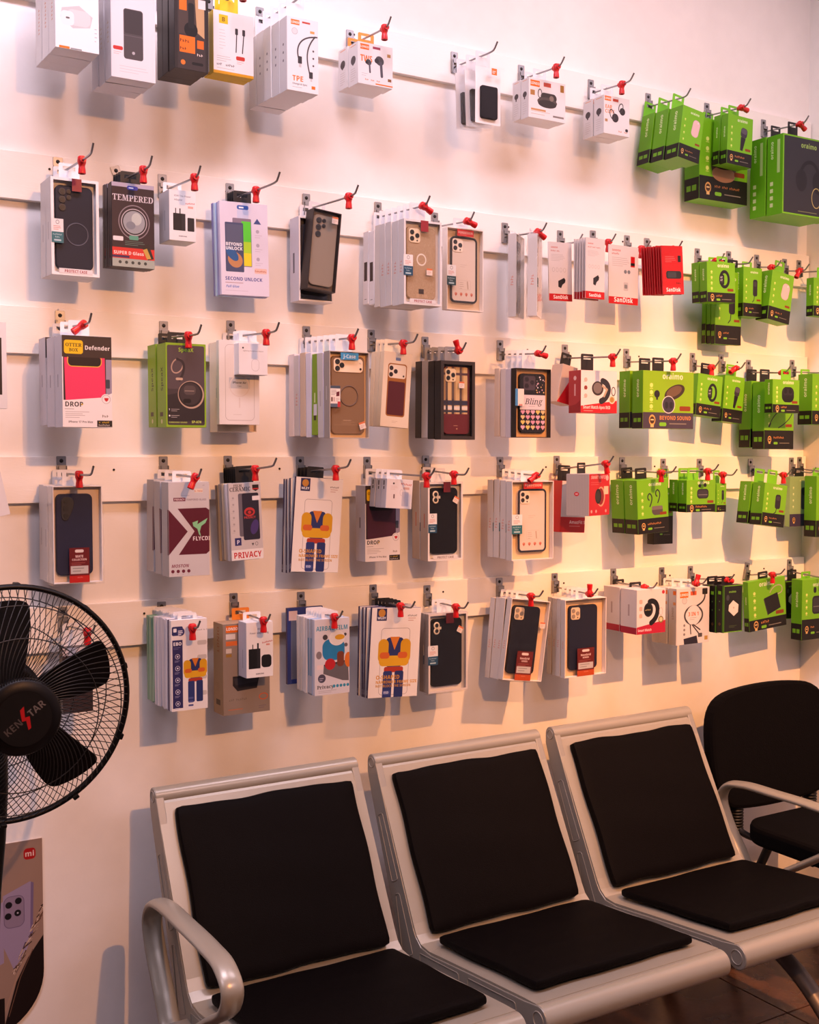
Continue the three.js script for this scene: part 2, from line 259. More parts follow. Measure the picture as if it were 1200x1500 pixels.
  if (c.cam === 'drop') { const s = new THREE.Shape(); s.moveTo(-0.012, 0.02); s.bezierCurveTo(-0.012, 0.03, 0.014, 0.03, 0.0155, 0.016); s.bezierCurveTo(0.0155, 0.004, 0.008, -0.012, 0.002, -0.022); s.bezierCurveTo(-0.004, -0.028, -0.012, -0.024, -0.012, -0.012); s.closePath(); part('camera_frame', extrude(s, 0.0012, 0.0005), mat(0x1c1a1d), ph).position.set(ix + 0.0235, iy - 0.034, fz); lens(0.0225, 0.017, 0.0052, 0.0018); lens(0.0215, 0.032, 0.0062, 0.0018); lens(0.0215, 0.048, 0.0052, 0.0018); }
  if (o.tag) { const tg = part('tag', printPlane(w * 0.245, h * 0.245, o.tag), o.tag.mat, root, 'hanging paper tag'); tg.position.set(-w / 2 + w * (o.tagx ?? 0.12), h * (o.tagy ?? -0.02), t / 2 + 0.0006); }
  if (o.ribbon) part('ribbon', box(w * 0.2, h * 0.13, 0.0005), mat(o.ribbon), root).position.set(w * (o.ribx ?? 0.04), h * 0.435, t / 2 + 0.0006);
  if (o.foot) { const fw = w * 0.41, fh = h * 0.36; part('foot_label', printPlane(fw, fh, o.foot), o.foot.mat, root, 'printed foot label').position.set(c.x * w + w * (o.footx ?? 0.04), -h / 2 + fh / 2 + 0.001, t / 2 + 0.0006); }
  if (o.words) part('caption', printPlane(w * 0.7, h * 0.05, o.words), o.words.mat, root).position.set(0, -h / 2 + h * 0.045, t / 2 + 0.0006);
  if (o.head) part('head_label', printPlane(w * 0.45, h * 0.08, o.head), o.head.mat, root).position.set(0, h / 2 - h * 0.055, t / 2 + 0.0006);
  if (o.price) { const p = part('price_sticker', printPlane(0.017, 0.017, o.price), o.price.mat, root); p.position.set(w * o.pricex, h * o.pricey, t / 2 + 0.0007); p.rotation.z = o.pricer ?? 0; }
}
const cam2 = camera.position;
// f: front face in the photograph [left, top, right, bottom] (mid edges); xb: left edge of the rearmost piece
function pack(hk, name, what, category, f, o = {}) {
  const [l, t, r, b] = f, cx = (l + r) / 2, cy = (t + b) / 2, yaw = (o.yaw ?? 0) * Math.PI / 180, roll = (o.roll ?? 0) * Math.PI / 180, n = o.n ?? 1;
  let zf = o.z ?? onX(cx, cy, hk.X + (o.dx ?? 0)).z;
  const raw = zf; zf = Math.min(Math.max(zf, 0.03), o.zmax ?? 0.32);
  const N = V(Math.sin(yaw), 0, Math.cos(yaw)), mid = onZ(cx, cy, zf);
  const hit = (px, py) => { const d = ray(px, py); return cam2.clone().addScaledVector(d, mid.clone().sub(cam2).dot(N) / d.dot(N)); };
  const A = hit(l, cy), C = hit(r, cy), w = o.w ?? A.distanceTo(C), center = A.clone().add(C).multiplyScalar(0.5), h = o.h ?? (hit(cx, t).y - hit(cx, b).y); center.y = (hit(cx, t).y + hit(cx, b).y) / 2;
  let T = o.T;
  if (T === undefined) { const d = ray(o.xb, cy), ax = A.x - cam2.x, az = A.z - cam2.z; T = (ax * d.z - az * d.x) / (N.x * d.z - N.z * d.x); }
  const maxT = zf - RAIL_T - 0.004 - Math.abs(Math.sin(yaw)) * w / 2; if (T > maxT && !o.free) T = Math.max(maxT, 0.006);
  T = Math.max(T, 0.0015 * n);
  const step = T / n, th = o.th ?? step * (n > 1 ? 0.9 : 0.98), slope = (hk.yb - hk.y0) / (hk.zb - RAIL_T), jit = Math.min(0.02, (step - th) / (w / 2) * 0.45);
  const build = (wi, hi, ti, root) => { (o.kind === 'win' ? windowBox : carton)(root, wi, hi, ti, o); };
  const front = typeof o.art === 'function' ? cell(w, h, o.art) : o.art; if (front) o.front = front;
  if (o.sideArt) o.side = cell(Math.max(th, 0.006), h, o.sideArt);
  for (let i = 0; i < n; i++) {
    const bk = i && o.backs ? o.backs[(i - 1) % o.backs.length] : null;
    const label = i ? (bk?.what ?? o.spare ?? 'spare ' + what + ' behind') : what;
    const root = thing(name, label, category, n > 2 && i ? 'spare packs: ' + what : undefined);
    const y = center.y - slope * step * i + (i ? rr(-0.0015, 0.0015) + (bk?.dy ?? 0) : 0), off = step * i + th / 2;
    const c = V(center.x - N.x * off + (i ? rr(-0.0012, 0.0012) : 0), y, center.z - N.z * off);
    root.rotation.set(0, yaw + (i ? rr(-jit, jit) : 0), roll + (i ? rr(-0.014, 0.014) + (o.backRoll ?? 0) : 0), 'YXZ');
    const down = V(0, -h / 2, 0).applyEuler(root.rotation); root.position.copy(c).add(down);
    const inner = root;
    if (bk) carton(inner, w * (bk.w ?? 1), h * (bk.h ?? 1), th, { body: bk.body ?? 'white', side: bk.sideArt ? cell(Math.max(th, 0.006), h, bk.sideArt) : undefined });
    else build(w, h, th, inner);
    if (o.sleeve && (!i || o.sleeve > 1)) sleeve(inner, w + 0.006, h + 0.008, th + (n > 1 ? 0.0005 : 0.003));
    if (o.tab !== null) {
      const zt = -th / 2 + 0.0003, wp = V(0, 0, zt).applyEuler(root.rotation).add(c), q = V(hk.X, hk.rodY(wp.z), wp.z).sub(c).applyQuaternion(root.quaternion.clone().invert());
      tab(inner, w, h / 2 * (bk?.h ?? 1), THREE.MathUtils.clamp(q.x, -w * 0.3, w * 0.3), THREE.MathUtils.clamp(q.y, h / 2 + 0.004, h / 2 + 0.075), zt, o.tab ?? 'white');
    }
    for (const m of root.children) m.position.y += h / 2;
  }
}
// ---------------------------------------------------------------- artwork
const GRN = '#78c118', BLK = '#17130f', ORG = '#f0741a', DRED = '#c8141c';
const ldnio = (g, x, y, k = 1) => { g.r(x, y, 21 * k, 11 * k, ORG).t('LDNIO', x + 10.5 * k, y + 8 * k, 6.4 * k, '#fff', { a: 'center' }); };
const oraimo = (g, x, y, s, f = '#e8f6d0') => g.t('oraimo', x, y, s, f, { a: 'center' });
const icons = (g, x, y0, y1, n, f = '#d9ee6a', q = 3) => { for (let i = 0; i < n; i++) { const y = y0 + (y1 - y0) * i / (n - 1); g.o(x, y, q, f).r(x - q, y + q + 1, q * 2, 0.9, f); } };
const badge = (g, x, y, k = 1) => { g.e(x, y, 6 * k, 7.5 * k, '#d8a55a').e(x, y, 4.4 * k, 5 * k, '#4b3320').r(x - 3 * k, y + 6 * k, 6 * k, 4 * k, '#e4c07a').r(x - 3 * k, y - 1.2 * k, 6 * k, 1.6 * k, '#ffe2a0'); };
// green packs: product drawn by a function, black foot band with gold words
const PROD = {
  bank(g, H) { g.c.save(); g.c.translate(68, H * 0.36); g.c.rotate(0.15); g.rr(-17, -H * 0.16, 34, H * 0.33, 14, '#e9c6c0').ro(-17, -H * 0.16, 34, H * 0.33, 14, 1, '#b98f8b').o(6, -H * 0.12, 2, '#fff').c.restore(); },
  mic(g, H) { g.c.save(); g.c.translate(62, H * 0.42); g.c.rotate(0.18); g.rr(-12, -H * 0.2, 26, H * 0.2, 9, '#3b3640').rr(-11, -H * 0.19, 24, H * 0.11, 8, '#5a5560').p([[-9, 0], [11, 0], [6, H * 0.27], [-4, H * 0.27]], '#221f26').c.restore(); },
  band(g, H) { g.eo(62, H * 0.42, 15, H * 0.19, 8, '#17161a').rr(44, H * 0.3, 17, H * 0.26, 5, '#0e0e11').rr(46, H * 0.33, 12, H * 0.19, 3, '#2d2f35').w('09', 52, H * 0.4, 8, '#d8dce4', { a: 'center' }).w('30', 52, H * 0.47, 8, '#d8dce4', { a: 'center' }); },
  car(g, H) { g.rr(52, H * 0.24, 24, H * 0.34, 8, '#26242a').rr(56, H * 0.28, 16, H * 0.1, 3, '#3e3b42').l([[60, H * 0.58], [58, H * 0.66], [50, H * 0.7]], 3, '#26242a'); },
  speaker(g, H) { g.rr(36, H * 0.28, 40, H * 0.3, 9, '#232227').rr(39, H * 0.31, 34, H * 0.24, 7, '#393840').rr(58, H * 0.1, 11, H * 0.12, 5, '#1d1c20').rr(40, H * 0.13, 10, H * 0.1, 5, '#1d1c20').r(40, H * 0.45, 32, 2, '#777'); },
  buds(g, H) { g.e(62, H * 0.36, 21, H * 0.12, '#3b3026', -0.35).e(61, H * 0.345, 16, H * 0.085, '#6d5641', -0.35).o(50, H * 0.58, H * 0.155, '#d9d6da').o(50, H * 0.58, H * 0.14, '#3a3648').rr(43, H * 0.53, 6, H * 0.12, 3, '#22202a').rr(52, H * 0.53, 6, H * 0.12, 3, '#22202a').o(27, H * 0.4, 5.5, '#232026').r(25.5, H * 0.4, 3.4, H * 0.1, '#232026'); },
  hookbuds(g, H) { for (const [x, y] of [[40, 0.3], [66, 0.24]]) g.l([[x, H * (y + 0.2)], [x + 8, H * (y + 0.1), x + 11, H * y, x, H * (y - 0.04)], [x - 8, H * (y - 0.02), x - 8, H * (y + 0.06), x - 2, H * (y + 0.08)]], 3.2, '#2a282d'); g.rr(46, H * 0.5, 36, H * 0.17, 12, '#55504f').rr(46, H * 0.5, 36, H * 0.07, 8, '#77706c'); },
  neck(g, H) { g.l([[20, H * 0.62], [30, H * 0.45, 86, H * 0.28, 96, H * 0.4], [96, H * 0.52, 70, H * 0.62, 48, H * 0.68]], 2.4, '#262a22').l([[20, H * 0.62], [16, H * 0.66]], 5, '#262a22'); },
  camera(g, H) { g.rr(34, H * 0.22, 46, H * 0.46, 16, '#141317').rr(38, H * 0.26, 38, H * 0.2, 8, '#27252c').o(48, H * 0.35, 6, '#0a0a0c').o(66, H * 0.35, 6, '#0a0a0c').rr(40, H * 0.5, 34, H * 0.14, 6, '#0c0c0e'); },
  drive(g, H) { g.l([[58, H * 0.28], [70, H * 0.1, 98, H * 0.12, 90, H * 0.3], [80, H * 0.36, 74, H * 0.3, 76, H * 0.4]], 2, '#b9b39a').p([[42, H * 0.38], [78, H * 0.3], [86, H * 0.62], [52, H * 0.72]], '#1d1b1a').p([[42, H * 0.38], [52, H * 0.72], [50, H * 0.74], [40, H * 0.4]], '#3a3735'); },
  bass(g, H) { g.c.beginPath(); g.c.ellipse(50, H * 0.56, 26, H * 0.2, 0, 0, 7); g.c.fillStyle = '#5a4a42'; g.c.fill(); g.e(50, H * 0.66, 24, H * 0.1, '#b98d74').e(50, H * 0.5, 26, H * 0.1, '#3c3634'); },
  none() {},
};
const greenArt = (prod, words, o = {}) => (g, H) => {
  const k = o.band ?? 0.27, bf = o.bandColor ?? BLK; g.bg(o.color ?? GRN).r(0, H * (1 - k), 100, H * k, bf); oraimo(g, o.lx ?? 58, H * 0.1 + 3, 12);
  icons(g, 16, H * 0.25, H * (0.9 - k), 4, '#dcf07a', 3.2); PROD[prod](g, H); g.rr(72, H * (0.93 - k) - 4, 22, 7, 2, '#8a3c12');
  badge(g, 18, H * (1 - k * 0.52), 1.05); g[o.read ? 't' : 'w'](words, 32, H * (1 - k * 0.56), o.ws ?? 8, o.wf ?? '#d08a4a').rr(32, H * (1 - k * 0.38), 14, 5.5, 2.5, '#7cc726').r(52, H * (1 - k * 0.34), 34, 1.6, '#8b8577');
};
const greenSide = (g, H) => { g.bg('#67ad14').r(0, H * 0.73, 100, H * 0.27, '#1b1612').t('oraimo', 62, H * 0.46, Math.min(34, H * 0.11), '#dff2b5', { rot: -Math.PI / 2 }); g.r(14, H * 0.82, 30, H * 0.07, '#6fb41f').r(52, H * 0.82, 30, H * 0.07, '#6fb41f'); };
const brandSide = (txt, f, bg = '#efecea', k = 0.3, band) => (g, H) => { g.bg(bg); if (band) g.r(0, H * 0.74, 100, H * 0.26, band); g.w(txt, 64, H * 0.62, Math.min(52, H * 0.09), f, { rot: -Math.PI / 2 }); };
const shifted = (art, k, bg) => (g, H) => { g.bg(bg); g.c.translate(0, H * k); art(g, H); };
const A = {
  adapter: (g, H) => { g.bg('#f6f4f3').p([[15, H * 0.3], [55, H * 0.24], [86, H * 0.36], [80, H * 0.5], [40, H * 0.54], [12, H * 0.42]], '#cfcccb').rr(26, H * 0.3, 55, H * 0.2, 14, '#dedbd9').rr(13, H * 0.33, 30, H * 0.18, 9, '#f3f0ee').rr(24, H * 0.405, 9, 4, 2, '#6b6663').r(8, H * 0.78, 24, 5, ORG).r(34, H * 0.79, 26, 3, '#8a8a8a').r(8, H * 0.86, 44, 2, '#d9a27a').r(76, H * 0.87, 18, 5, '#e58a4d').small(90, H * 0.5, 6, 4, 9, '#aaa', 1.4); },
  bank: (g, H) => { g.bg('#e6e3e3').rr(28, H * 0.19, 44, H * 0.53, 6, '#4d4647').rr(30, H * 0.2, 40, H * 0.25, 4, '#3c3637').r(28, H * 0.47, 44, 1, '#6c6465').o(50, H * 0.65, 3.4, '#b7b2b3').rr(17, H * 0.03, 26, 10, 2, '#e4bd1e').o(58, H * 0.045, 6, '#8a8787').rr(4, H * 0.6, 22, 8, 3, '#c92f2a').small(5, H * 0.66, 20, 2, 4, '#c79b96').small(18, H * 0.8, 70, 3, 6, '#c6c2c2'); },
  carcharger: (g, H) => { g.bg('#2b2422').rr(9, H * 0.02, 82, H * 0.9, 3, '#3c3230').r(12, H * 0.04, 76, H * 0.44, '#4a3b34').p([[60, H * 0.04], [88, H * 0.04], [88, H * 0.5], [66, H * 0.44]], '#c9a071').r(14, 0, 22, H * 0.2, ORG).r(70, H * 0.04, 22, H * 0.11, '#efe6e2').e(48, H * 0.42, 20, H * 0.09, '#141212').rr(40, H * 0.1, 18, H * 0.3, 6, '#1e1b1b').r(14, H * 0.5, 46, H * 0.2, ORG).w('140W', 16, H * 0.58, 13, '#5b2d0a').w('CAR', 16, H * 0.67, 12, '#5b2d0a').r(66, H * 0.53, 20, H * 0.1, '#e06a1a').w('36W', 66, H * 0.72, 11, '#f3ded0').o(24, H * 0.82, 7, '#d9782b').rr(50, H * 0.8, 34, 8, 4, '#131111'); },
  cable: (g, H) => { g.bg('#f6f3f0').r(0, H * 0.955, 100, H * 0.05, '#e0a01c').r(14, H * 0.06, 22, 20, '#f0c41a').t('B', 25, H * 0.06 + 15, 14, '#7a5b08', { a: 'center' }).l([[58, H * 0.3], [56, H * 0.62]], 2.4, '#3a3335').l([[76, H * 0.3], [72, H * 0.62]], 2.4, '#3a3335').rr(54, H * 0.24, 7, H * 0.1, 2, '#3a3335').rr(72, H * 0.24, 7, H * 0.1, 2, '#3a3335').rr(56, H * 0.68, 22, 9, 3, '#cf3b2d').small(58, H * 0.74, 18, 3, 4, '#e0a59d').small(14, H * 0.3, 16, 7, 7, '#cbc4bf').small(8, H * 0.72, 38, 3, 5, '#bcb2aa').w('60W  100cm', 8, H * 0.87, 8, '#5d5450').small(8, H * 0.91, 70, 1, 4, '#c9b9ac'); },
  tpe: (g, H) => { g.bg('#f1efee'); ldnio(g, 12, H * 0.035, 1.3); g.rr(48, H * 0.04, 26, 5, 1, '#c44536').o(24, H * 0.19, 9, '#e2e0df').eo(24, H * 0.19, 9, 9, 1, '#aaa').r(74, H * 0.15, 14, 7, '#e0a35a').l([[36, H * 0.55], [26, H * 0.38, 44, H * 0.24, 96, H * 0.22]], 4.2, '#4b4646').l([[72, H * 0.74], [62, H * 0.56, 56, H * 0.4, 90, H * 0.22]], 4.2, '#4b4646').rr(34, H * 0.52, 13, H * 0.1, 2, '#3b3737').rr(37, H * 0.62, 8, H * 0.05, 1, '#cfcac8').rr(70, H * 0.71, 12, H * 0.09, 2, '#3b3737').rr(74, H * 0.8, 6, H * 0.04, 1, '#cfcac8'); for (let i = 0; i < 3; i++) g.o(84, H * (0.42 + i * 0.1), 3, '#5b5656'); g.t('TPE', 16, H * 0.86, 21, ORG).t('Charge & Sync', 16, H * 0.91, 7, '#6a6563').r(78, H * 0.9, 12, 9, ORG).small(16, H * 0.945, 50, 1, 4, '#999'); },
  tws: (g, H) => { g.bg('#f2efed'); ldnio(g, 6, H * 0.04, 1.2); g.r(42, H * 0.06, 22, 6, '#a23550').t('TWS', 6, H * 0.46, 22, ORG, { sx: 0.8 }).r(84, H * 0.18, 10, 8, '#b88a4a').r(86, H * 0.78, 10, 7, '#8a5a2a'); for (const [x, y, k] of [[30, 0.46, 0.8], [62, 0.38, 1.25]]) { g.e(x, H * y, 10 * k, 9 * k, '#4a4548', 0.5).o(x - 7 * k, H * y + 1, 5 * k, '#2e2a2d').l([[x + 3 * k, H * y + 4 * k], [x + 5 * k, H * y + 30 * k]], 6 * k, '#55505a'); } g.small(10, H * 0.74, 20, 2, 5, '#bbb').w('88H  ENC  ANC', 20, H * 0.9, 6, '#d0692a').r(50, H * 0.94, 50, 3, ORG); },
  earbuds: (g, H) => { g.bg('#f2efed'); ldnio(g, 4, H * 0.05, 1.2); g.r(40, H * 0.06, 20, 9, '#c8503a').r(86, H * 0.05, 10, H * 0.18, '#a8762a').r(4, H * 0.3, 12, 11, '#b98446').rr(32, H * 0.32, 44, H * 0.22, 10, '#3f3733').e(50, H * 0.55, 27, H * 0.12, '#574c46').e(50, H * 0.6, 25, H * 0.1, '#3a322e').o(62, H * 0.44, 6, '#8a7a6d').eo(30, H * 0.36, 5, 9, 2, '#4a423d').r(6, H * 0.76, 40, 4, '#d49a62').small(6, H * 0.82, 60, 2, 6, '#c9b09a').r(66, H * 0.86, 30, 4, '#8d837c'); },
  earcuff: (g, H) => { g.bg('#f2efed'); ldnio(g, 2, H * 0.02, 1.2); g.r(34, H * 0.06, 22, 8, '#c8503a').t('EAR', 4, H * 0.34, 15, '#ee8a4a').t('CUFF', 4, H * 0.46, 15, '#ee8a4a').o(44, H * 0.56, 13, '#3a3536').eo(32, H * 0.48, 8, 15, 3, '#4a4445', -0.4).o(72, H * 0.36, 11, '#35302f').eo(66, H * 0.27, 8, 13, 3, '#4a4445', 0.3).r(4, H * 0.62, 10, 8, '#b78d5a').rr(84, H * 0.8, 11, 9, 4, '#3a3536').w('ENC  60h', 58, H * 0.92, 8, '#d47b3c'); },
  ldnioSide: (g, H) => { g.bg('#e9e6e5').r(20, H * 0.04, 60, 5, '#ecae86').e(50, H * 0.4, 26, 22, '#4d4648').r(40, H * 0.42, 14, H * 0.1, '#4d4648').small(22, H * 0.6, 56, 6, H * 0.055, '#cfc8c4', 3); },
  headphones: (g, H) => { g.bg('#2c2d33').r(0, 0, 100, 2, GRN).r(0, 0, 2, H, GRN).r(0, H - 2, 100, 2, GRN); oraimo(g, 50, H * 0.14, 9, '#9fc65e'); g.l([[34, H * 0.58], [30, H * 0.24, 72, H * 0.2, 70, H * 0.55]], 5, '#15151a').e(36, H * 0.55, 11, H * 0.14, '#1b1b21').e(70, H * 0.55, 12, H * 0.15, '#17171c').eo(66, H * 0.75, 9, 13, 1.2, '#b8b06a').w('40dB', 80, H * 0.72, 6, '#b8c08a').w('ANC', 80, H * 0.78, 6, '#b8c08a').r(78, H * 0.58, 8, 9, '#8da83a').small(30, H * 0.94, 60, 1, 3, '#7f8a5a'); },
  headSide: (g, H) => { g.bg('#63b018').r(64, H * 0.06, 18, H * 0.42, '#b7dc8a').t('oraimo', 40, H * 0.3, 26, '#d6efb0', { rot: -Math.PI / 2 }); for (let i = 0; i < 4; i++) g.r(20, H * (0.58 + i * 0.09), 20, H * 0.05, '#cfe8a4'); },
  tempered: (g, H) => { g.bg('#33252a').r(0, 0, 100, H * 0.05, '#b7adbc').rr(36, H * 0.03, 26, 9, 4, '#3a3fa0').small(40, H * 0.03 + 3, 18, 1, 3, '#e8e8f8', 3).t('TEMPERED', 50, H * 0.21, 19, '#d9d0d4', { a: 'center', f: 'serif', sx: 0.9 }).o(52, H * 0.46, 31, '#b8afb4').o(52, H * 0.46, 28.5, '#1c1517').o(52, H * 0.46, 26, '#9fa3a6').e(58, H * 0.42, 12, 14, '#c4cbc4').e(44, H * 0.5, 11, 9, '#858b93').eo(52, H * 0.46, 36, 38, 2.4, '#8d8288').rr(40, H * 0.62, 22, 10, 2, '#5fa68a').rr(2, H * 0.64, 24, 10, 2, '#ece6e4').small(30, H * 0.69, 50, 3, 4, '#6f9a88').r(0, H * 0.77, 100, H * 0.13, '#d6332c').t('SUPER D Glass', 3, H * 0.85, 10.5, '#ffe3d8').r(0, H * 0.865, 40, 5, '#3a2a55').p([[70, H * 0.74], [86, H * 0.7], [98, H * 0.88], [84, H * 0.9]], '#2d2622').p([[72, H * 0.78], [82, H * 0.76], [92, H * 0.88], [82, H * 0.89]], '#c9a24a').r(0, H * 0.9, 100, H * 0.1, '#a8b0a2'); for (let i = 0; i < 5; i++) g.o(18 + i * 15, H * 0.945, 3.6, '#3f443f'); },
  plug: (g, H) => { g.bg('#f3f1f0').t('65W Trio Power', 50, H * 0.13, 9, '#6a6670', { a: 'center', b: 0 }).t('Adapter', 34, H * 0.21, 9, '#6a6670', { a: 'center', b: 0 }).w('WARRANTY', 80, H * 0.26, 8, '#c4392b', { a: 'center', rot: -0.08 }).r(70, H * 0.3, 20, 8, '#e6b3a4'); g.r(22, H * 0.36, 3, H * 0.12, '#2a2a2c').r(38, H * 0.36, 4, H * 0.12, '#2a2a2c').rr(14, H * 0.46, 46, H * 0.34, 2, '#1d1d20').r(46, H * 0.46, 14, H * 0.34, '#2b2b30').rr(68, H * 0.53, 26, H * 0.27, 3, '#26262a').t('SAMSUNG', 50, H * 0.92, 6.4, '#4d4b50', { a: 'center' }); },
  plugB: (g, H) => { g.bg('#f4f1ef').t('45W', 50, H * 0.14, 9, '#6a6670', { a: 'center', b: 0 }).t('Power Adapter 60g', 48, H * 0.21, 8.4, '#6a6670', { a: 'center', b: 0 }).w('WARRANTY', 80, H * 0.38, 9, '#b8342a', { a: 'center', rot: -0.14 }).r(74, H * 0.4, 14, 6, '#e0a090').r(22, H * 0.4, 3, H * 0.1, '#26262a').r(40, H * 0.38, 6, H * 0.1, '#26262a').rr(8, H * 0.48, 44, H * 0.36, 2, '#141417').r(40, H * 0.48, 12, H * 0.36, '#242428').rr(56, H * 0.6, 38, H * 0.23, 12, '#1a1a1d').t('SAMSUNG', 50, H * 0.95, 6.4, '#4d4b50', { a: 'center' }); },
  unlock: (g, H) => { g.bg('#e6e0ee').rr(36, H * 0.03, 24, 8, 3, '#3c62b4').small(40, H * 0.03 + 2.6, 16, 1, 3, '#fff', 3).rr(36, H * 0.08, 24, 16, 2, '#cfd6ee').rr(26, H * 0.17, 39, H * 0.52, 2, '#8a7d8e').r(45, H * 0.2, 19, H * 0.48, '#5fe03a').r(45, H * 0.42, 19, H * 0.12, '#b6e52e').r(45, H * 0.54, 19, H * 0.14, '#efe02a').rr(10, H * 0.22, 38, H * 0.53, 2, '#4a5170').r(12, H * 0.24, 34, H * 0.2, '#5a5f76').e(30, H * 0.62, 16, H * 0.08, '#c28a5a', 0.7).e(24, H * 0.56, 16, H * 0.05, '#2f5f94', 0.8).t('BEYOND', 28, H * 0.47, 8.6, '#fff', { a: 'center' }).t('UNLOCK', 28, H * 0.515, 8.6, '#fff', { a: 'center' }).p([[78, H * 0.16], [86, H * 0.22], [70, H * 0.22]], '#44518a'); for (const y of [0.3, 0.45, 0.6]) g.o(78, H * y, 3.6, '#b6aebd').small(72, H * (y + 0.04), 18, 2, 4, '#cabfce'); g.rr(70, H * 0.7, 26, 10, 2, '#f0c9b8').w('HT-DLPT96', 83, H * 0.7 + 7, 4.8, '#b0502e', { a: 'center' }).t('SECOND UNLOCK', 8, H * 0.84, 9.4, '#4a4a92').small(8, H * 0.865, 60, 1, 4, '#a57a70').t('Full Glue', 9, H * 0.92, 6.4, '#6d86c8', { i: 1 }).small(8, H * 0.95, 76, 1, 4, '#cfc6d6'); },
  sandisk: (k) => (g, H) => { g.bg('#e6dcd8').r(0, H * 0.88, 100, H * 0.12, DRED).t('SanDisk', 50, H * 0.965, 17, '#fff', { a: 'center' }).t('SANDISK', 10, H * 0.1, 7, '#d06a5a').w(['Ultra Eco', 'Ultra Dual Drive', 'iXpand'][k], 10, H * 0.16, 7.5, '#c25a4a').small(10, H * 0.21, 60, 5, 5, '#b5aaa6'); if (k === 2) g.o(56, H * 0.44, 5, '#7d8288').o(68, H * 0.44, 5, '#7d8288').rr(50, H * 0.62, 16, 22, 3, '#c9c4c2').rr(53, H * 0.66, 10, 10, 2, '#8a8a8c').r(74, H * 0.17, 14, H * 0.18, '#c8141c').r(74, H * 0.28, 14, 7, '#1a1a1a'); else { for (const x of [20, 36, 52, 68]) g.eo(x, H * 0.47, 5, 7, 1, '#b9aea8'); g.p([[40, H * 0.66], [66, H * 0.6], [70, H * 0.68], [58, H * 0.72], [52, H * 0.78], [40, H * 0.76]], '#26252a').o(64, H * 0.645, 7, '#1a1a1e'); } },
  sandiskRed: (g, H) => { g.bg('#c4161d').r(0, H * 0.84, 100, H * 0.16, '#d3232a').t('SanDisk', 50, H * 0.945, 18, '#fff', { a: 'center' }).small(16, H * 0.22, 50, 4, 6, '#ecaaa6').rr(76, H * 0.2, 14, 22, 2, '#1b1416').rr(18, H * 0.52, 72, H * 0.16, 9, '#23262a').rr(26, H * 0.54, 40, H * 0.12, 4, '#3a3f45').w('64GB', 66, H * 0.79, 9, '#2a0a0c'); },
  defender: (c1, edge) => (g, H) => { g.bg('#f6efec').r(0, 0, 100, H * 0.235, '#3a2d2a').rr(4, H * 0.05, 38, H * 0.15, 5, '#f2c81c').t('OTTER', 23, H * 0.12, 10, '#3c2c12', { a: 'center', f: 'serif' }).t('BOX', 23, H * 0.175, 9, '#3c2c12', { a: 'center', f: 'serif' }).r(2, H * 0.235, 98, H * 0.47, '#2a2226').p([[4, H * 0.24], [86, H * 0.235], [87, H * 0.67], [6, H * 0.71]], c1).rr(12, H * 0.22, 66, H * 0.11, 8, '#1c1418').ro(11, H * 0.2, 68, H * 0.135, 9, 1.6, edge).r(88, H * 0.25, 12, H * 0.45, '#9d94a8').rr(88, H * 0.47, 8, H * 0.1, 2, '#3d4452').r(0, 0, 100, H * 0.235, '#3a2d2a').rr(4, H * 0.05, 38, H * 0.15, 5, '#f2c81c').t('OTTER', 23, H * 0.12, 9.4, '#3c2c12', { a: 'center', f: 'serif' }).t('BOX', 23, H * 0.175, 8.4, '#3c2c12', { a: 'center', f: 'serif' }).t('Defender', 71, H * 0.15, 11.5, '#f6efe9', { a: 'center' }).p([[0, H * 0.71], [80, H * 0.67], [100, H * 0.62], [100, H], [0, H]], '#f6efec').o(88, H * 0.69, 11, '#f6efec').eo(88, H * 0.69, 8.5, 8.5, 0.9, '#b7a9a6').p([[84, H * 0.675], [93, H * 0.675], [92, H * 0.7], [88.5, H * 0.715], [85, H * 0.7]], '#cc2b32').t('DROP', 4, H * 0.775, 14, '#3b3332', { f: 'sans-serif' }).t('+', 36, H * 0.77, 10, '#e0bb28').small(4, H * 0.8, 30, 1, 4, '#8d8582').small(5, H * 0.83, 56, 2, 4, '#b1a6a2').small(5, H * 0.87, 46, 2, 4, '#b1a6a2').t('iPhone 17 Pro Max', 11, H * 0.955, 5.6, '#6d6461').w('x84', 80, H * 0.89, 8, '#7a6a58').r(69, H * 0.925, 31, H * 0.07, '#2a2421').w('3 EXTRA', 84, H * 0.955, 5.4, '#e6c028', { a: 'center' }).w('MILITARY', 84, H * 0.985, 5.2, '#e8e0d8', { a: 'center' }); },
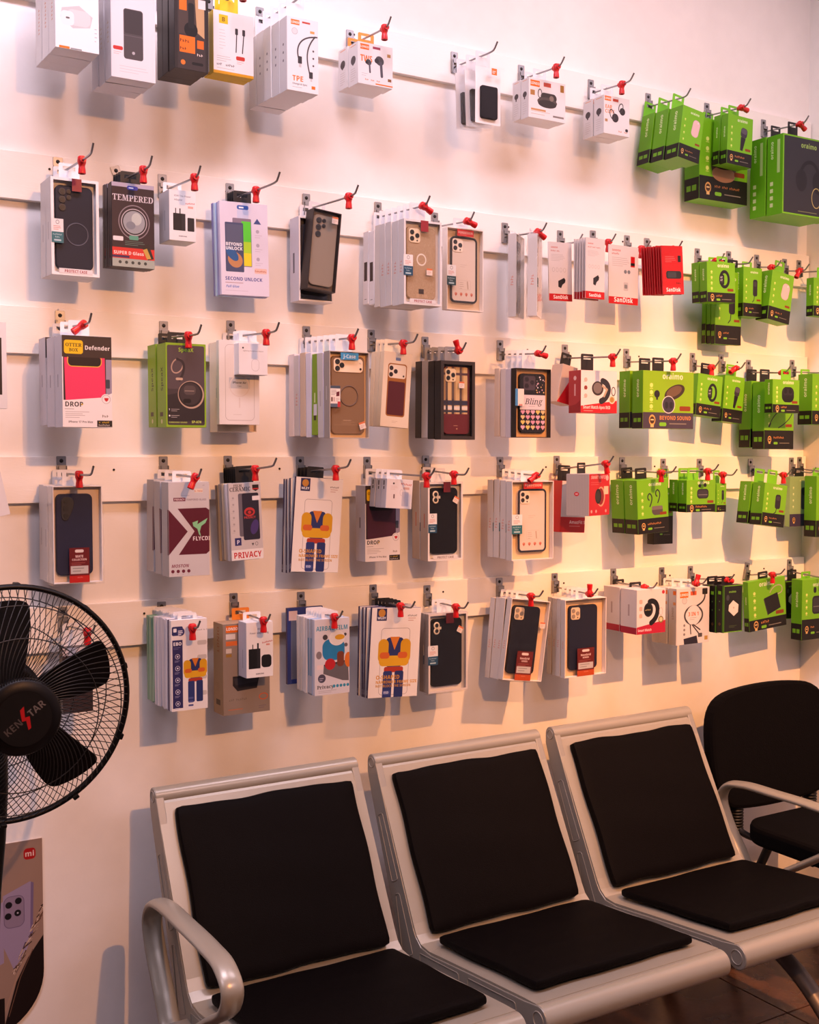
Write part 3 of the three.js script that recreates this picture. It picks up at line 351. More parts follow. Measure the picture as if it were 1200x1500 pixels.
  speax: (g, H) => { g.bg('#8fb828').rr(3, H * 0.025, 93, H * 0.95, 4, '#43393c').rr(3, H * 0.025, 93, H * 0.52, 4, '#55484b').p([[3, H * 0.62], [30, H * 0.59], [60, H * 0.68], [96, H * 0.6], [96, H * 0.93], [3, H * 0.93]], '#2f292c').t('SpeaX', 50, H * 0.1, 13, '#a5d03a', { a: 'center' }).eo(28, H * 0.27, 13, H * 0.09, 3, '#b79a86', 0.5).l([[28, H * 0.19], [52, H * 0.2, 46, H * 0.34, 34, H * 0.44]], 6, '#342c2f').rr(24, H * 0.41, 18, 6, 3, '#c7a98f').o(62, H * 0.61, 33, '#bda28d').o(61, H * 0.605, 30, '#2a2426').o(60, H * 0.6, 26, '#3d3537').rr(44, H * 0.5, 30, 22, 9, '#564a49').rr(42, H * 0.66, 20, 10, 5, '#1d181a').r(46, H * 0.56, 24, 2, '#9a877a').t('1', 6, H * 0.8, 6, '#eee').small(12, H * 0.785, 24, 2, 4, '#d9cfc8').small(12, H * 0.86, 24, 2, 4, '#d9cfc8').o(8, H * 0.865, 2, '#eee').t('SURROUND SOUND', 6, H * 0.95, 5, '#b8cf5c').t('SP-A74', 63, H * 0.95, 7.6, '#d0e65c'); },
  speaxSide: (g, H) => { g.bg('#90b52c').t('SpeaX', 66, H * 0.57, Math.min(56, H * 0.1), '#3f4a14', { rot: -Math.PI / 2 }).r(30, H * 0.82, 36, H * 0.05, '#4a3a1a').o(50, H * 0.93, 9, '#e8e2a8'); },
  whitecase: (g, H) => { g.bg('#efe7e2').ro(15, H * 0.05, 72, H * 0.9, 10, 0.9, '#b9aba5').r(24, H * 0.44, 52, H * 0.13, '#c9cbd0').t('iPhone Air', 50, H * 0.51, 7, '#3c3c40', { a: 'center' }).t('Case', 50, H * 0.55, 4.6, '#55555a', { a: 'center', b: 0 }).eo(50, H * 0.54, 24, 24, 2.4, '#e9dcd4').r(48.6, H * 0.68, 3, H * 0.12, '#e4d7cf').small(34, H * 0.88, 34, 1, 3, '#d7c9c1'); },
  smallbox: (g, H) => { g.bg('#f2eeee').o(14, H * 0.15, 3, '#3c3a3c').t('Lightning Headphone Adapter', 14, H * 0.26, 5.4, '#8a7d7a', { b: 0 }).ro(44, H * 0.5, 26, H * 0.38, 12, 1, '#c4b9b6'); },
  smallbox2: (g, H) => { g.bg('#f2e7e2').o(26, H * 0.15, 3.4, '#4a3a3a').small(14, H * 0.24, 30, 3, 5, '#e0bcae').r(27, H * 0.52, 5, 14, '#6a4a44').w('SPECIAL', 76, H * 0.2, 11, '#c85a48', { a: 'center', rot: 0.1 }).r(64, H * 0.26, 24, 8, '#ddb2a2').eo(58, H * 0.45, 6, 10, 0.8, '#bbaaa6').rr(60, H * 0.42, 26, H * 0.5, 3, '#c6c2cc'); },
  smallSide: (g, H) => { g.bg('#dcdbe4').r(30, H * 0.06, 26, H * 0.16, '#5c5c68').r(36, H * 0.26, 20, H * 0.1, '#2a2a30'); },
  creamcase: (g, H) => { g.bg('#f3dfc2').rr(16, H * 0.15, 68, H * 0.71, 9, '#a5662c').rr(19, H * 0.165, 62, H * 0.18, 8, '#f1dfc6').o(28, H * 0.215, 7, '#33282a').o(28, H * 0.3, 7, '#33282a').o(44, H * 0.255, 7, '#33282a').o(73, H * 0.31, 3, '#33282a').rr(20, H * 0.39, 60, H * 0.45, 5, '#5a2328').w('PRODUCT', 60, H * 0.04, 6, '#d9a880', { a: 'center' }).small(40, H * 0.92, 24, 2, 4, '#cbb090').rr(42, H * 0.07, 18, 9, 2, '#8c93a8'); },
  watchRed: (g, H) => { g.bg('#f3eae6').p([[0, H * 0.84], [100, H * 0.7], [100, H], [0, H]], '#d4202a').e(46, H * 0.42, 16, H * 0.17, '#3a3434').e(46, H * 0.41, 12, H * 0.13, '#7d7270').l([[60, H * 0.24], [84, H * 0.3, 80, H * 0.62, 56, H * 0.72]], 13, '#2c2e34').l([[60, H * 0.36], [72, H * 0.44], [64, H * 0.6]], 5, '#bfa98e').eo(90, H * 0.48, 5, 9, 2, '#4b4648').o(86, H * 0.68, 9, '#ead6b8').o(86, H * 0.68, 6, '#b58a45'); for (let i = 0; i < 3; i++) g.o(13, H * (0.22 + i * 0.19), 4.6, i === 1 ? '#8f3a34' : '#e8b9ae').small(7, H * (0.26 + i * 0.19), 13, 1, 3, '#ddb0a6'); g.t('Smart Watch Apex RKD', 6, H * 0.91, 9, '#ffeee9', { sx: 0.76 }).small(8, H * 0.945, 40, 1, 3, '#ee9a94', 1.6); },
  watchSide: (g, H) => { g.bg('#b5383c').p([[0, H * 0.84], [60, H * 0.8], [100, H * 0.7], [100, H], [0, H]], '#9c242a').r(46, H * 0.32, 12, H * 0.28, '#e3aaa6').o(52, H * 0.18, 12, '#efc8c2'); },
  watchRed2: (g, H) => { g.bg('#c4202c').t('SMART WATCH', 8, H * 0.12, 11, '#eac4c4', { i: 1 }).o(88, H * 0.1, 7, '#e9b6b6').small(8, H * 0.2, 60, 2, 5, '#dd7f82').e(58, H * 0.55, 20, H * 0.24, '#d9a083').e(56, H * 0.55, 16, H * 0.2, '#8a1a22').e(44, H * 0.54, 15, H * 0.18, '#171416').e(43, H * 0.54, 11, H * 0.14, '#35302f').r(72, H * 0.3, 22, 20, '#f0cdb0').o(12, H * 0.9, 4, '#e7a9a4').o(34, H * 0.9, 4, '#e7a9a4').o(82, H * 0.9, 4, '#e7a9a4'); },
  greyAside: (g, H) => { g.bg('#b9b2b0'); for (let i = 0; i < 26; i++) g.r(i * 4, 0, 1.2, H, '#a9a2a0'); g.e(46, H * 0.48, 11, 8, '#cf2b34').t('mi', 46, H * 0.5, 9, '#fff', { a: 'center' }); },
  amaz: (g, H) => { g.bg('#cc2128').t('AmazFit S', 40, H * 0.4, 17, '#ffe6df').r(40, H * 0.55, 44, 3, '#e88f8a').o(88, H * 0.2, 9, '#d89a8a'); },
  flycdi: (g, H) => { g.bg('#cfcbcc').w('HD', 84, H * 0.03 + 3, 5, '#a9a3a8').r(64, H * 0.07, 20, 9, '#e9d9c4').w('9H GLASS', 74, H * 0.07 + 7, 4.6, '#b8452a', { a: 'center' }).t('PRIVACY', 13, H * 0.195, 7, '#5f2433').r(12, H * 0.165, 29, 8, '#6b2236').t('PRIVACY', 26.5, H * 0.165 + 6.2, 6.2, '#e8dcdd', { a: 'center' }).t('TEMPERED GLASS', 43, H * 0.195, 6, '#8d7f86').small(30, H * 0.14, 34, 1, 4, '#9c94a0').p([[0, H * 0.29], [46, H * 0.525], [0, H * 0.77]], '#5c1a2c').p([[22, H * 0.28], [92, H * 0.275], [100, H * 0.3], [100, H * 0.74], [92, H * 0.77], [24, H * 0.77], [63, H * 0.525]], '#5c1a2c').p([[58, H * 0.43], [72, H * 0.41], [70, H * 0.45], [96, H * 0.385], [90, H * 0.44], [80, H * 0.47], [76, H * 0.53], [79, H * 0.58], [74, H * 0.56], [70, H * 0.5], [60, H * 0.47]], '#8fd6a0').t('FLYCDI', 58, H * 0.625, 13, '#eee6e8').t('MOSTON', 5, H * 0.905, 10, '#7a2a3c', { i: 1 }); for (let i = 0; i < 4; i++) g.o(9 + i * 13, H * 0.945, 4, '#6b2236').small(6 + i * 13, H * 0.975, 6, 1, 2, '#a99'); },
  flySide: (g, H) => { g.bg('#bcb7b4').p([[86, H * 0.29], [100, H * 0.29], [100, H * 0.77], [86, H * 0.77]], '#5c1a2c'); },
  privacy: (g, H) => { g.bg('#cdc6c4').r(0, H * 0.865, 100, H * 0.135, '#f0ebe8').t('CERAMIC', 2, H * 0.105, 16, '#3a3032', { f: 'serif', sx: 0.86 }).t('FILM', 15, H * 0.05, 10, '#3a3032', { f: 'serif' }).p([[74, H * 0.03], [94, H * 0.03], [94, H * 0.09], [84, H * 0.115], [74, H * 0.09]], '#26201f').r(74, H * 0.075, 20, 4, '#b8302c').rr(28, H * 0.135, 48, H * 0.56, 5, '#6b6670').rr(40, H * 0.135, 52, H * 0.61, 5, '#2b2838').e(62, H * 0.38, 17, 13, '#c43a3a').e(62, H * 0.385, 12, 7, '#5a1f26').o(62, H * 0.385, 5, '#c43a3a').t('PRIVACY', 62, H * 0.47, 9, '#d24a48', { a: 'center' }).e(76, H * 0.58, 12, 22, '#4b3a78', 0.3).rr(72, H * 0.175, 24, 13, 2, '#efe9ea'); for (let i = 0; i < 6; i++) g.o(12, H * (0.19 + i * 0.085), 3, '#a9a2a2').small(5, H * (0.215 + i * 0.085), 15, 1, 3, '#b7b0b0'); g.r(12, H * 0.71, 20, 22, '#33336b').t('P', 22, H * 0.71 + 18, 17, '#d9d9ea', { a: 'center' }).eo(80, H * 0.8, 4, 5, 1, '#554e50').p([[64, H * 0.79], [72, H * 0.79], [68, H * 0.825]], '#554e50').t('PRIVACY', 50, H * 0.975, 24, '#c2191f', { a: 'center', sx: 0.9 }); },
  // plain coloured shapes stand in for the painted figure
  figure: (g, x, y, k) => { g.rr(x - 15 * k, y - 24 * k, 30 * k, 42 * k, 6 * k, '#2d3466').rr(x - 27 * k, y - 22 * k, 17 * k, 34 * k, 8 * k, '#dba21c').rr(x + 10 * k, y - 22 * k, 17 * k, 34 * k, 8 * k, '#dba21c').rr(x - 25 * k, y + 2 * k, 50 * k, 15 * k, 7 * k, '#e3ab22').rr(x - 24 * k, y - 3 * k, 16 * k, 9 * k, 4 * k, '#d4662a').rr(x + 6 * k, y - 3 * k, 16 * k, 9 * k, 4 * k, '#d4662a').p([[x - 8 * k, y - 25 * k], [x + 8 * k, y - 25 * k], [x, y - 6 * k]], '#d97d2c').rr(x - 16 * k, y + 18 * k, 32 * k, 8 * k, 3 * k, '#b23a26').rr(x - 17 * k, y + 24 * k, 15 * k, 46 * k, 3 * k, '#2f3a72').rr(x + 2 * k, y + 24 * k, 15 * k, 46 * k, 3 * k, '#2a3468'); },
  oshape: (g, H) => { g.bg('#f5ece2').r(10, H * 0.01, 20, H * 0.135, '#2f3059').o(20, H * 0.06, 7, '#c58a3a').t('WLEY', 20, H * 0.128, 6.4, '#fff', { a: 'center' }).w('BH-3801', 83, H * 0.1, 5, '#6a605a', { a: 'center' }).small(74, H * 0.115, 18, 2, 4, '#c08a76').ro(21, H * 0.23, 58, H * 0.74, 6, 0.6, '#8a7f78'); A.figure(g, 49, H * 0.52, 1.22); g.t('O-SHAPED', 14, H * 0.8, 10, '#d9951e').t('NARROWER FRAME SIZE', 14, H * 0.845, 7.4, '#d9951e').t('NOT BLOCK THE SCREEN', 14, H * 0.885, 6.2, '#c98a2c').rr(28, H * 0.925, 16, 7, 2, '#4b5590').t('ESD', 36, H * 0.925 + 5.6, 5.6, '#dfe2f2', { a: 'center' }); },
  oside: (g, H) => { g.bg('#2f2f58').t('WLEY', 74, H * 0.97, Math.min(60, H * 0.05), '#e6e2ee', { rot: -Math.PI / 2 }).t('O-SHAPED', 70, H * 0.6, Math.min(46, H * 0.03), '#9a98b8', { rot: -Math.PI / 2 }); },
  ebo: (g, H) => { g.bg('#f0ebe9'); for (const y of [0.24, 0.4, 0.62, 0.8]) g.rr(72, H * y, 26, H * 0.05, 4, '#c9c2bd'); g.rr(2, H * 0.07, 30, H * 0.1, 4, '#2e3064').rr(6, H * 0.09, 9, 10, 2, '#f0f0f4').o(26, H * 0.13, 11, '#3c3f72').small(19, H * 0.115, 14, 3, 4.6, '#e8e8f4', 2.6).w('GALAXY A5 / M5', 70, H * 0.13, 5, '#8a807c').r(3, H * 0.22, 28, H * 0.75, '#302d5e').t('EBO', 17, H * 0.28, 12, '#fff', { a: 'center' }).small(6, H * 0.3, 22, 2, 4, '#8c8ab4'); for (let i = 0; i < 5; i++) g.eo(17, H * (0.4 + i * 0.13), 6, 6, 1.2, '#e6e4f0').o(17, H * (0.4 + i * 0.13), 2.4, '#e6e4f0').small(9, H * (0.445 + i * 0.13), 16, 2, 3, '#b7b5d4'); A.figure(g, 66, H * 0.56, 1.22); for (let i = 0; i < 3; i++) g.rr(46, H * (0.86 + i * 0.04), 14, 5, 2, '#565c94'); },
  greyLdnio: (g, H) => { g.bg('#9b8c80'); ldnio(g, 6, H * 0.02, 1.25); g.r(6, H * 0.11, 20, H * 0.06, '#e9e2dd').r(6, H * 0.19, 24, H * 0.05, '#e2763a').r(6, H * 0.27, 12, H * 0.05, '#dcd2c8').r(6, H * 0.33, 12, 6, '#a8823a').p([[20, H * 0.58], [78, H * 0.58], [72, H * 0.73], [30, H * 0.745], [20, H * 0.68]], '#2b282c').p([[22, H * 0.6], [76, H * 0.6], [72, H * 0.66], [26, H * 0.68]], '#3b3940').w('66W 4-PORT', 12, H * 0.85, 7, '#7d6f64').small(10, H * 0.94, 50, 1, 4, '#d47a52', 1.6).eo(86, H * 0.83, 9, 6, 1.6, '#e2622a').small(76, H * 0.93, 18, 2, 4, '#7a6c80'); },
  greyLdnioSide: (g, H) => { g.bg('#c09f7c').t('LDNIO', 62, H * 0.32, Math.min(40, H * 0.09), '#b3703e', { rot: -Math.PI / 2 }).small(30, H * 0.66, 36, 5, H * 0.02, '#a78663', 1.5).r(26, H * 0.84, 44, H * 0.06, '#4f4238'); },
  airbag: (g, H) => { g.bg('#ded9dc').t('AIRBAG FILM', 50, H * 0.15, 16, '#3a92b0', { a: 'center', sx: 0.9 }).o(30, H * 0.24, 7, '#4a4446').o(88, H * 0.22, 4, '#4a4446').o(90, H * 0.36, 5, '#6a5f60').e(12, H * 0.47, 8, 10, '#8a8082').p([[26, H * 0.6], [96, H * 0.56], [98, H * 0.84], [80, H * 0.83], [24, H * 0.72]], '#6a6668').p([[26, H * 0.6], [96, H * 0.56], [96, H * 0.58], [28, H * 0.625]], '#3b3739').rr(22, H * 0.27, 64, H * 0.28, 20, '#2a82b4').e(64, H * 0.26, 23, H * 0.1, '#efeae6').e(72, H * 0.25, 14, H * 0.035, '#e3ab2a').e(44, H * 0.6, 15, H * 0.075, '#c0272c').rr(64, H * 0.44, 20, H * 0.2, 8, '#7b3f2c').e(97, H * 0.56, 11, H * 0.1, '#e0772a').rr(6, H * 0.6, 18, H * 0.06, 2, '#efd9d4').o(20, H * 0.78, 11, '#4e4a5a').small(13, H * 0.775, 14, 2, 5, '#c8c4d4', 1.6).t('Privacy', 6, H * 0.915, 12.5, '#2b2626', { f: 'serif' }); for (let i = 0; i < 5; i++) g.o(55 + i * 10, H * 0.895, 4, '#3a92b0'); g.small(10, H * 0.945, 60, 2, 4, '#a49da0'); },
  airSide: (g, H) => { g.bg('#c9cbd3').r(20, H * 0.25, 60, H * 0.5, '#6f9fc0').r(0, H * 0.98, 100, H * 0.02, '#8a8a92'); },
  watchWhite: (g, H) => { g.bg('#efe6e2').p([[0, H * 0.84], [100, H * 0.72], [100, H], [0, H]], '#c2203c').l([[44, H * 0.28], [74, H * 0.2, 86, H * 0.6, 50, H * 0.76]], 14, '#1b191c').e(40, H * 0.46, 16, H * 0.16, '#2b282a').e(39, H * 0.46, 12, H * 0.125, '#0d0c0e').w('10:09', 39, H * 0.48, 7, '#d8c48a', { a: 'center' }).o(84, H * 0.7, 9, '#8a7a3a').o(84, H * 0.7, 6, '#e3d8a8').eo(84, H * 0.52, 6, 10, 1, '#d9a2a0').o(92, H * 0.08, 5, '#c8343c'); for (let i = 0; i < 3; i++) g.rr(8, H * (0.22 + i * 0.16), 11, 11, 3, '#e5b7a4'); g.t('Smart Watch', 4, H * 0.945, 9, '#ffe9e6', { sx: 0.85 }); },
  watchWhiteSide: (g, H) => { g.bg('#e4dbd6').p([[0, H * 0.85], [100, H * 0.85], [100, H], [0, H]], '#b01c38').r(46, H * 0.34, 10, H * 0.26, '#b9a9a4'); },
  threein1: (g, H) => { g.bg('#eae4df'); ldnio(g, 10, H * 0.06, 1.2); g.r(42, H * 0.06, 18, 9, '#e0643a').o(24, H * 0.22, 7, '#dcd6d0').eo(24, H * 0.22, 7, 7, 0.9, '#a9a29c').rr(78, H * 0.02, 16, H * 0.11, 2, '#2b2829').l([[86, H * 0.12], [88, H * 0.26, 70, H * 0.3, 58, H * 0.34]], 4, '#3a3637').eo(52, H * 0.49, 27, H * 0.16, 4.6, '#4a4647').o(52, H * 0.49, 22, '#ece6e2').t('3 IN 1', 52, H * 0.5, 12, '#e46a2a', { a: 'center' }).small(40, H * 0.53, 24, 2, 4, '#b7a9a0').l([[42, H * 0.66], [44, H * 0.82]], 3, '#3a3637').l([[48, H * 0.66], [70, H * 0.84]], 3, '#3a3637').l([[52, H * 0.66], [72, H * 0.76]], 3, '#3a3637').rr(66, H * 0.82, 13, 9, 2, '#55504f').p([[22, H * 0.9], [62, H * 0.86], [66, H], [24, H]], '#2a2632'); for (let i = 0; i < 3; i++) g.o(24, H * (0.66 + i * 0.08), 3, '#8a8480'); g.r(86, H * 0.88, 10, 9, '#c09a4a'); },
  threeSide: (g, H) => { g.bg('#d9cdbf').t('LDNIO', 66, H * 0.55, Math.min(36, H * 0.12), '#a99684', { rot: -Math.PI / 2 }).r(56, H * 0.04, 40, H * 0.07, ORG).r(58, H * 0.24, 34, H * 0.05, '#e59a5a'); },
  blackGreen: (g, H) => { g.bg('#191a17').r(0, 0, 100, 3, GRN).r(0, H - 3, 100, 3, GRN).r(0, 0, 4, H, '#4e8a12').r(96, 0, 4, H, '#4e8a12'); oraimo(g, 46, H * 0.16, 11, '#86c83a'); g.e(22, H * 0.26, 8, 11, '#40444a').p([[50, H * 0.32], [78, H * 0.42], [76, H * 0.58], [54, H * 0.66], [26, H * 0.54], [28, H * 0.42]], '#ece5da').o(53, H * 0.48, 4, '#c9beb0').small(30, H * 0.86, 46, 2, 5, '#6e8a4a'); },
  blackSide: (g, H) => { g.bg('#141411').r(84, 0, 16, H, '#4e8a12').r(18, H * 0.12, 44, H * 0.07, '#7cc726').o(40, H * 0.34, 8, '#5e8a3a').o(40, H * 0.52, 8, '#5e8a3a').o(44, H * 0.82, 15, '#8a5a2a').o(44, H * 0.82, 9, '#2b1d12'); },
  greenDark: (g, H) => { g.bg('#98b87a').r(0, H * 0.75, 100, H * 0.25, '#463f5a'); oraimo(g, 66, H * 0.1, 10, '#d6ea9a'); icons(g, 18, H * 0.22, H * 0.6, 4, '#dff0b0', 3.4); g.rr(56, H * 0.22, 30, H * 0.44, 10, '#4a4f58').e(72, H * 0.3, 12, H * 0.08, '#30333a'); badge(g, 22, H * 0.87, 1.2); },
  // tags, stickers, labels
  teal: (top, low) => (g, H) => { g.bg('#f0ece8').r(0, H * 0.55, 100, H * 0.45, low).eo(50, H * 0.14, 13, 13, 3, top).small(16, H * 0.3, 68, 3, H * 0.07, '#d98a7c', 4).w('MAGNETIC', 50, H * 0.69, 17, '#cfe0e2', { a: 'center' }).w('BACK', 50, H * 0.8, 17, '#cfe0e2', { a: 'center' }).rr(20, H * 0.86, 60, 12, 5, '#b7cfd3'); },
  multi: (g, H) => { g.bg('#efe6dc').r(0, 0, 100, H * 0.13, '#4a5666').r(0, H * 0.84, 72, H * 0.16, '#5d6a78').r(72, H * 0.74, 28, H * 0.26, '#c8343a').small(8, H * 0.2, 60, 4, H * 0.07, '#8d8078', 3).p([[62, H * 0.3], [92, H * 0.26], [90, H * 0.48], [58, H * 0.5]], '#6b2430').r(8, H * 0.54, 14, H * 0.2, '#5b2a22').r(30, H * 0.54, 14, H * 0.2, '#c9a9a2').small(56, H * 0.58, 36, 3, H * 0.06, '#b9a29a', 3); },
  footRed: (a, b, w1, w2) => (g, H) => { g.bg(a).r(0, H * 0.8, 100, H * 0.2, b).rr(28, H * 0.05, 44, H * 0.09, 8, '#e8d9d3').t(w1, 50, H * 0.28, 15, '#f0dcd6', { a: 'center' }).t(w2, 50, H * 0.37, 12, '#f0dcd6', { a: 'center' }).small(10, H * 0.43, 80, 2, H * 0.05, '#b56a62', 2).r(6, H * 0.52, 88, H * 0.23, '#cbc4c0').small(16, H * 0.58, 66, 2, H * 0.08, '#8a8480', 3).w('mobile', 40, H * 0.87, 8, '#e8a49a'); },
  protect: (g, H) => g.bg('#e6e1df').t('PROTECT CASE', 50, H * 0.78, H * 0.72, '#a03a3a', { a: 'center', sx: 1.05 }),
  protect2: (g, H) => g.bg('#eae4de').t('PROTECT CASE', 50, H * 0.78, H * 0.72, '#7a5a50', { a: 'center', sx: 1.05 }),
  case4u: (g, H) => g.bg('#d3312c').t('FORDESIGN', 50, H * 0.62, H * 0.5, '#f2cfc4', { a: 'center' }).small(16, H * 0.78, 68, 1, 2, '#eeb0a4', 1.4),
  jkin: (g, H) => g.bg('#4aa3d8').t('J-Case', 50, H * 0.8, H * 0.75, '#e6f4ff', { a: 'center' }),
  price: (g, H) => g.bg('#f2dfd0').r(0, 0, 100, 26, '#e07a4a').small(14, 44, 72, 3, 16, '#b89a8a', 5),
  glitter: (g, H) => { g.bg('#b79a78'); for (let i = 0; i < 2600; i++) { const q = rnd(); g.r(rnd() * 100, rnd() * H, 0.9, 0.9, q > 0.88 ? '#f3e6cf' : q > 0.55 ? '#cdb290' : q > 0.28 ? '#a08362' : '#82684a'); } g.eo(50, H * 0.45, 15, 15, 4, '#eadfce').rr(40, H * 0.86, 18, 14, 1, '#453a36').r(32, H * 0.93, 10, 9, '#c4a584').r(60, H * 0.93, 10, 9, '#c4a584'); },
  plaid: (g, H) => { g.bg('#b08a5c'); for (const x of [14, 46, 76]) g.r(x, 0, 15, H * 0.7, '#d9b57c'); for (const x of [8, 32, 62, 92]) g.r(x, 0, 8, H * 0.7, '#5c4a44'); g.r(0, H * 0.09, 100, H * 0.035, '#5a3f3f').r(0, H * 0.5, 100, H * 0.07, '#37384a').r(0, H * 0.585, 100, H * 0.05, '#e9dccb').r(0, H * 0.645, 100, H * 0.03, '#37384a'); for (const x of [8, 32, 62]) g.r(x, H * 0.48, 8, H * 0.22, '#3a3238'); g.r(0, H * 0.7, 100, H * 0.3, '#6a2226').r(92, 0, 8, H, '#5a1c22').small(38, H * 0.87, 26, 1, 3, '#c9a07a', 1.6).o(51, H * 0.92, 2.6, '#c9a07a'); },
  heart: (g, x, y, k, f) => g.o(x - k * 0.5, y, k * 0.62, f).o(x + k * 0.5, y, k * 0.62, f).p([[x - k * 1.05, y + k * 0.2], [x + k * 1.05, y + k * 0.2], [x, y + k * 1.5]], f),
  bling: (g, H) => { g.bg('#15131a').r(0, H * 0.36, 100, H * 0.25, '#ded3d8').t('Bling', 52, H * 0.52, 27, '#241c22', { a: 'center', f: 'serif', i: 1, b: 0 }).small(34, H * 0.55, 40, 1, 3, '#9a8a92').rr(14, H * 0.04, 46, H * 0.24, 8, '#4b3f4a').o(27, H * 0.1, 8, '#26202a').o(27, H * 0.21, 8, '#26202a').o(48, H * 0.15, 8, '#26202a'); for (let i = 0; i < 16; i++) g.o(64 + rnd() * 32, H * (0.03 + rnd() * 0.3), 1.2 + rnd() * 2, ['#e8e0ea', '#e9c07a', '#cfa0b4'][i % 3]); const cl = ['#d99ab4', '#e6c86a', '#e0a0a8', '#d9c08a', '#e4b0c4']; for (let j = 0; j < 4; j++) for (let i = 0; i < 5; i++) A.heart(g, 12 + i * 19.5, H * (0.64 + j * 0.086), 7.4, cl[(i * 2 + j * 3) % 5]); },
  clearBack: (g, H) => { g.bg('#e6d4c2').small(36, H * 0.42, 30, 2, 6, '#c9b09c').ro(30, H * 0.66, 46, H * 0.14, 3, 0.8, '#cdb9a6').small(34, H * 0.69, 16, 4, 6, '#a9917c').l([[64, H * 0.68], [66, H * 0.78]], 5, '#c4ad98'); for (let i = 0; i < 4; i++) g.o(20 + i * 20, H * 0.87, 5, '#d98a70').p([[17 + i * 20, H * 0.88], [23 + i * 20, H * 0.86], [20 + i * 20, H * 0.91]], '#b8523e'); },
  magback: (g, H) => { g.bg('#8d6c4c').small(34, H * 0.82, 40, 1, 3, '#b89a78', 2).small(30, H * 0.845, 48, 2, 4, '#a98a68').r(4, H * 0.88, 92, 0.8, '#a98a68'); },
  mi: (g, H) => { g.bg('#a58a7a').rr(53, H * 0.044, 30, 29, 9, '#b5161a').t('mi', 68, H * 0.044 + 21, 20, '#f2d6cc', { a: 'center' }).p([[0, H * 0.28], [68, H * 0.225], [76, H * 0.235], [72, H * 0.52], [56, H * 0.6], [24, H * 0.69], [0, H * 0.56]], '#a596b4').p([[70, H * 0.228], [77, H * 0.235], [73, H * 0.52], [66, H * 0.55]], '#7d6d94').rr(2, H * 0.29, 50, H * 0.17, 16, '#96869f').ro(2, H * 0.29, 50, H * 0.17, 16, 1.4, '#6c5c7c'); for (const [x, y] of [[14, 0.335], [38, 0.32], [12, 0.395], [36, 0.385]]) g.o(x, H * y, 8.4, '#16131a'); g.o(36, H * 0.385, 2.4, '#cfc8d4'); for (let i = 0; i < 60; i++) { const u = i / 60, x = 20 + u * 82, y = H * (0.72 - u * 0.36) + (rnd() - 0.4) * 26; g.l([[x, y], [x + 5 + rnd() * 8, y - 6 - rnd() * 12]], 1 + rnd() * 2.4, ['#c7a992', '#6b4a3a', '#e0cbb8', '#3c2620'][i % 4]); } g.p([[0, H * 0.98], [30, H * 0.76], [60, H * 0.64], [100, H * 0.53], [100, H], [0, H]], '#1c1110').l([[2, H * 0.9], [34, H * 0.72], [60, H * 0.62]], 4, '#b0917c').l([[10, H * 0.94], [40, H * 0.74], [72, H * 0.6]], 2, '#7a5a48').l([[48, H * 0.585], [54, H * 0.555]], 2.4, '#3d3148'); },
};
// ---------------------------------------------------------------- the hanging stock, row by row (top row first)
const greyTab = 'grey', OR = 0xe98a2c;
let h;
// --- top row
h = hook('white adapter boxes above the black case', [70, -47], [128, -62]);
pack(h, 'adapter_box', 'white adapter box with a pale charger print', 'box', [81, -42, 144, 74], { n: 3, xb: 51, art: shifted(A.adapter, 0.19, '#f6f4f3'), sideArt: brandSide('ADAPTER', '#e3a27c') });
h = hook('power bank boxes in the top row', [154, -29], [212, -46]);
pack(h, 'power_bank_box', 'pale grey box printed with a dark power bank', 'box', [163, -22, 227, 117], { n: 3, xb: 135, art: shifted(A.bank, 0.07, '#e6e3e3'), body: 0xdcdadc, sideArt: brandSide('POWER', '#c9b9a0', '#d6d4d8') });
h = hook('black car charger boxes', [236, -12], [298, -30]);
pack(h, 'car_charger_box', 'black box with orange panel printed with a car charger', 'box', [256, -20, 305, 103], { n: 3, xb: 229, art: shifted(A.carcharger, 0.1, '#2b2422'), body: 0x221d1d });
h = hook('yellow and white cable boxes', [306, 2], [371, -4], [356, 10]);
pack(h, 'cable_box', 'white cable box with yellow corner logo', 'box', [313, 19, 371, 111], { n: 2, xb: 299, art: A.cable, body: 0xe6bd12, tab: 0xe6bd12 });
h = hook('white charging cable boxes with orange TPE print', [381, 17], [441, 11]);
pack(h, 'cable_box', 'white box with two cables and large orange letters', 'box', [421, 27, 466, 135], { n: 5, xb: 364, art: A.tpe, body: 0xe9e7e6, sideArt: (g, H) => { g.bg('#dedcdd'); for (let i = 0; i < 3; i++) g.o(50, H * (0.36 + i * 0.11), 8, '#77727a'); } });
h = hook('white earbud boxes with orange tabs', [513, 50], [573, 40], [565, 52]);
pack(h, 'earbud_box', 'white box with stem earbuds and orange tab', 'box', [525, 65, 575, 126], { n: 2, xb: 495, art: A.tws, body: 0xefecea, sideArt: A.ldnioSide, tab: OR });
h = hook('clear plastic boxes in the top row', [666, 82], [729, 80]);
pack(h, 'plastic_box', 'clear plastic box with a black charger inside', 'box', [701, 96, 739, 181], { n: 3, xb: 659, kind: 'win', shell: M.clear, insert: 0xe8e4e2, lip: 0.002, backRoll: 0.03, case: { w: 0.62, h: 0.56, y: -0.12, r: 0.004, color: 0x17151a }, price: cell(0.03, 0.03, (g) => g.bg('#ef7a2a').small(14, 40, 72, 2, 24, '#fff', 10)), pricex: 0.1, pricey: 0.4 });
h = hook('white boxes with a brown earbud case', [764, 101], [827, 101], [815, 110]);
pack(h, 'earbud_box', 'white box printed with an open brown earbud case', 'box', [775, 118, 828, 176], { n: 2, xb: 750, art: A.earbuds, body: 0xefecea, sideArt: A.ldnioSide });
h = hook('white ear cuff boxes next to the green boxes', [866, 122], [929, 124], [911, 134]);
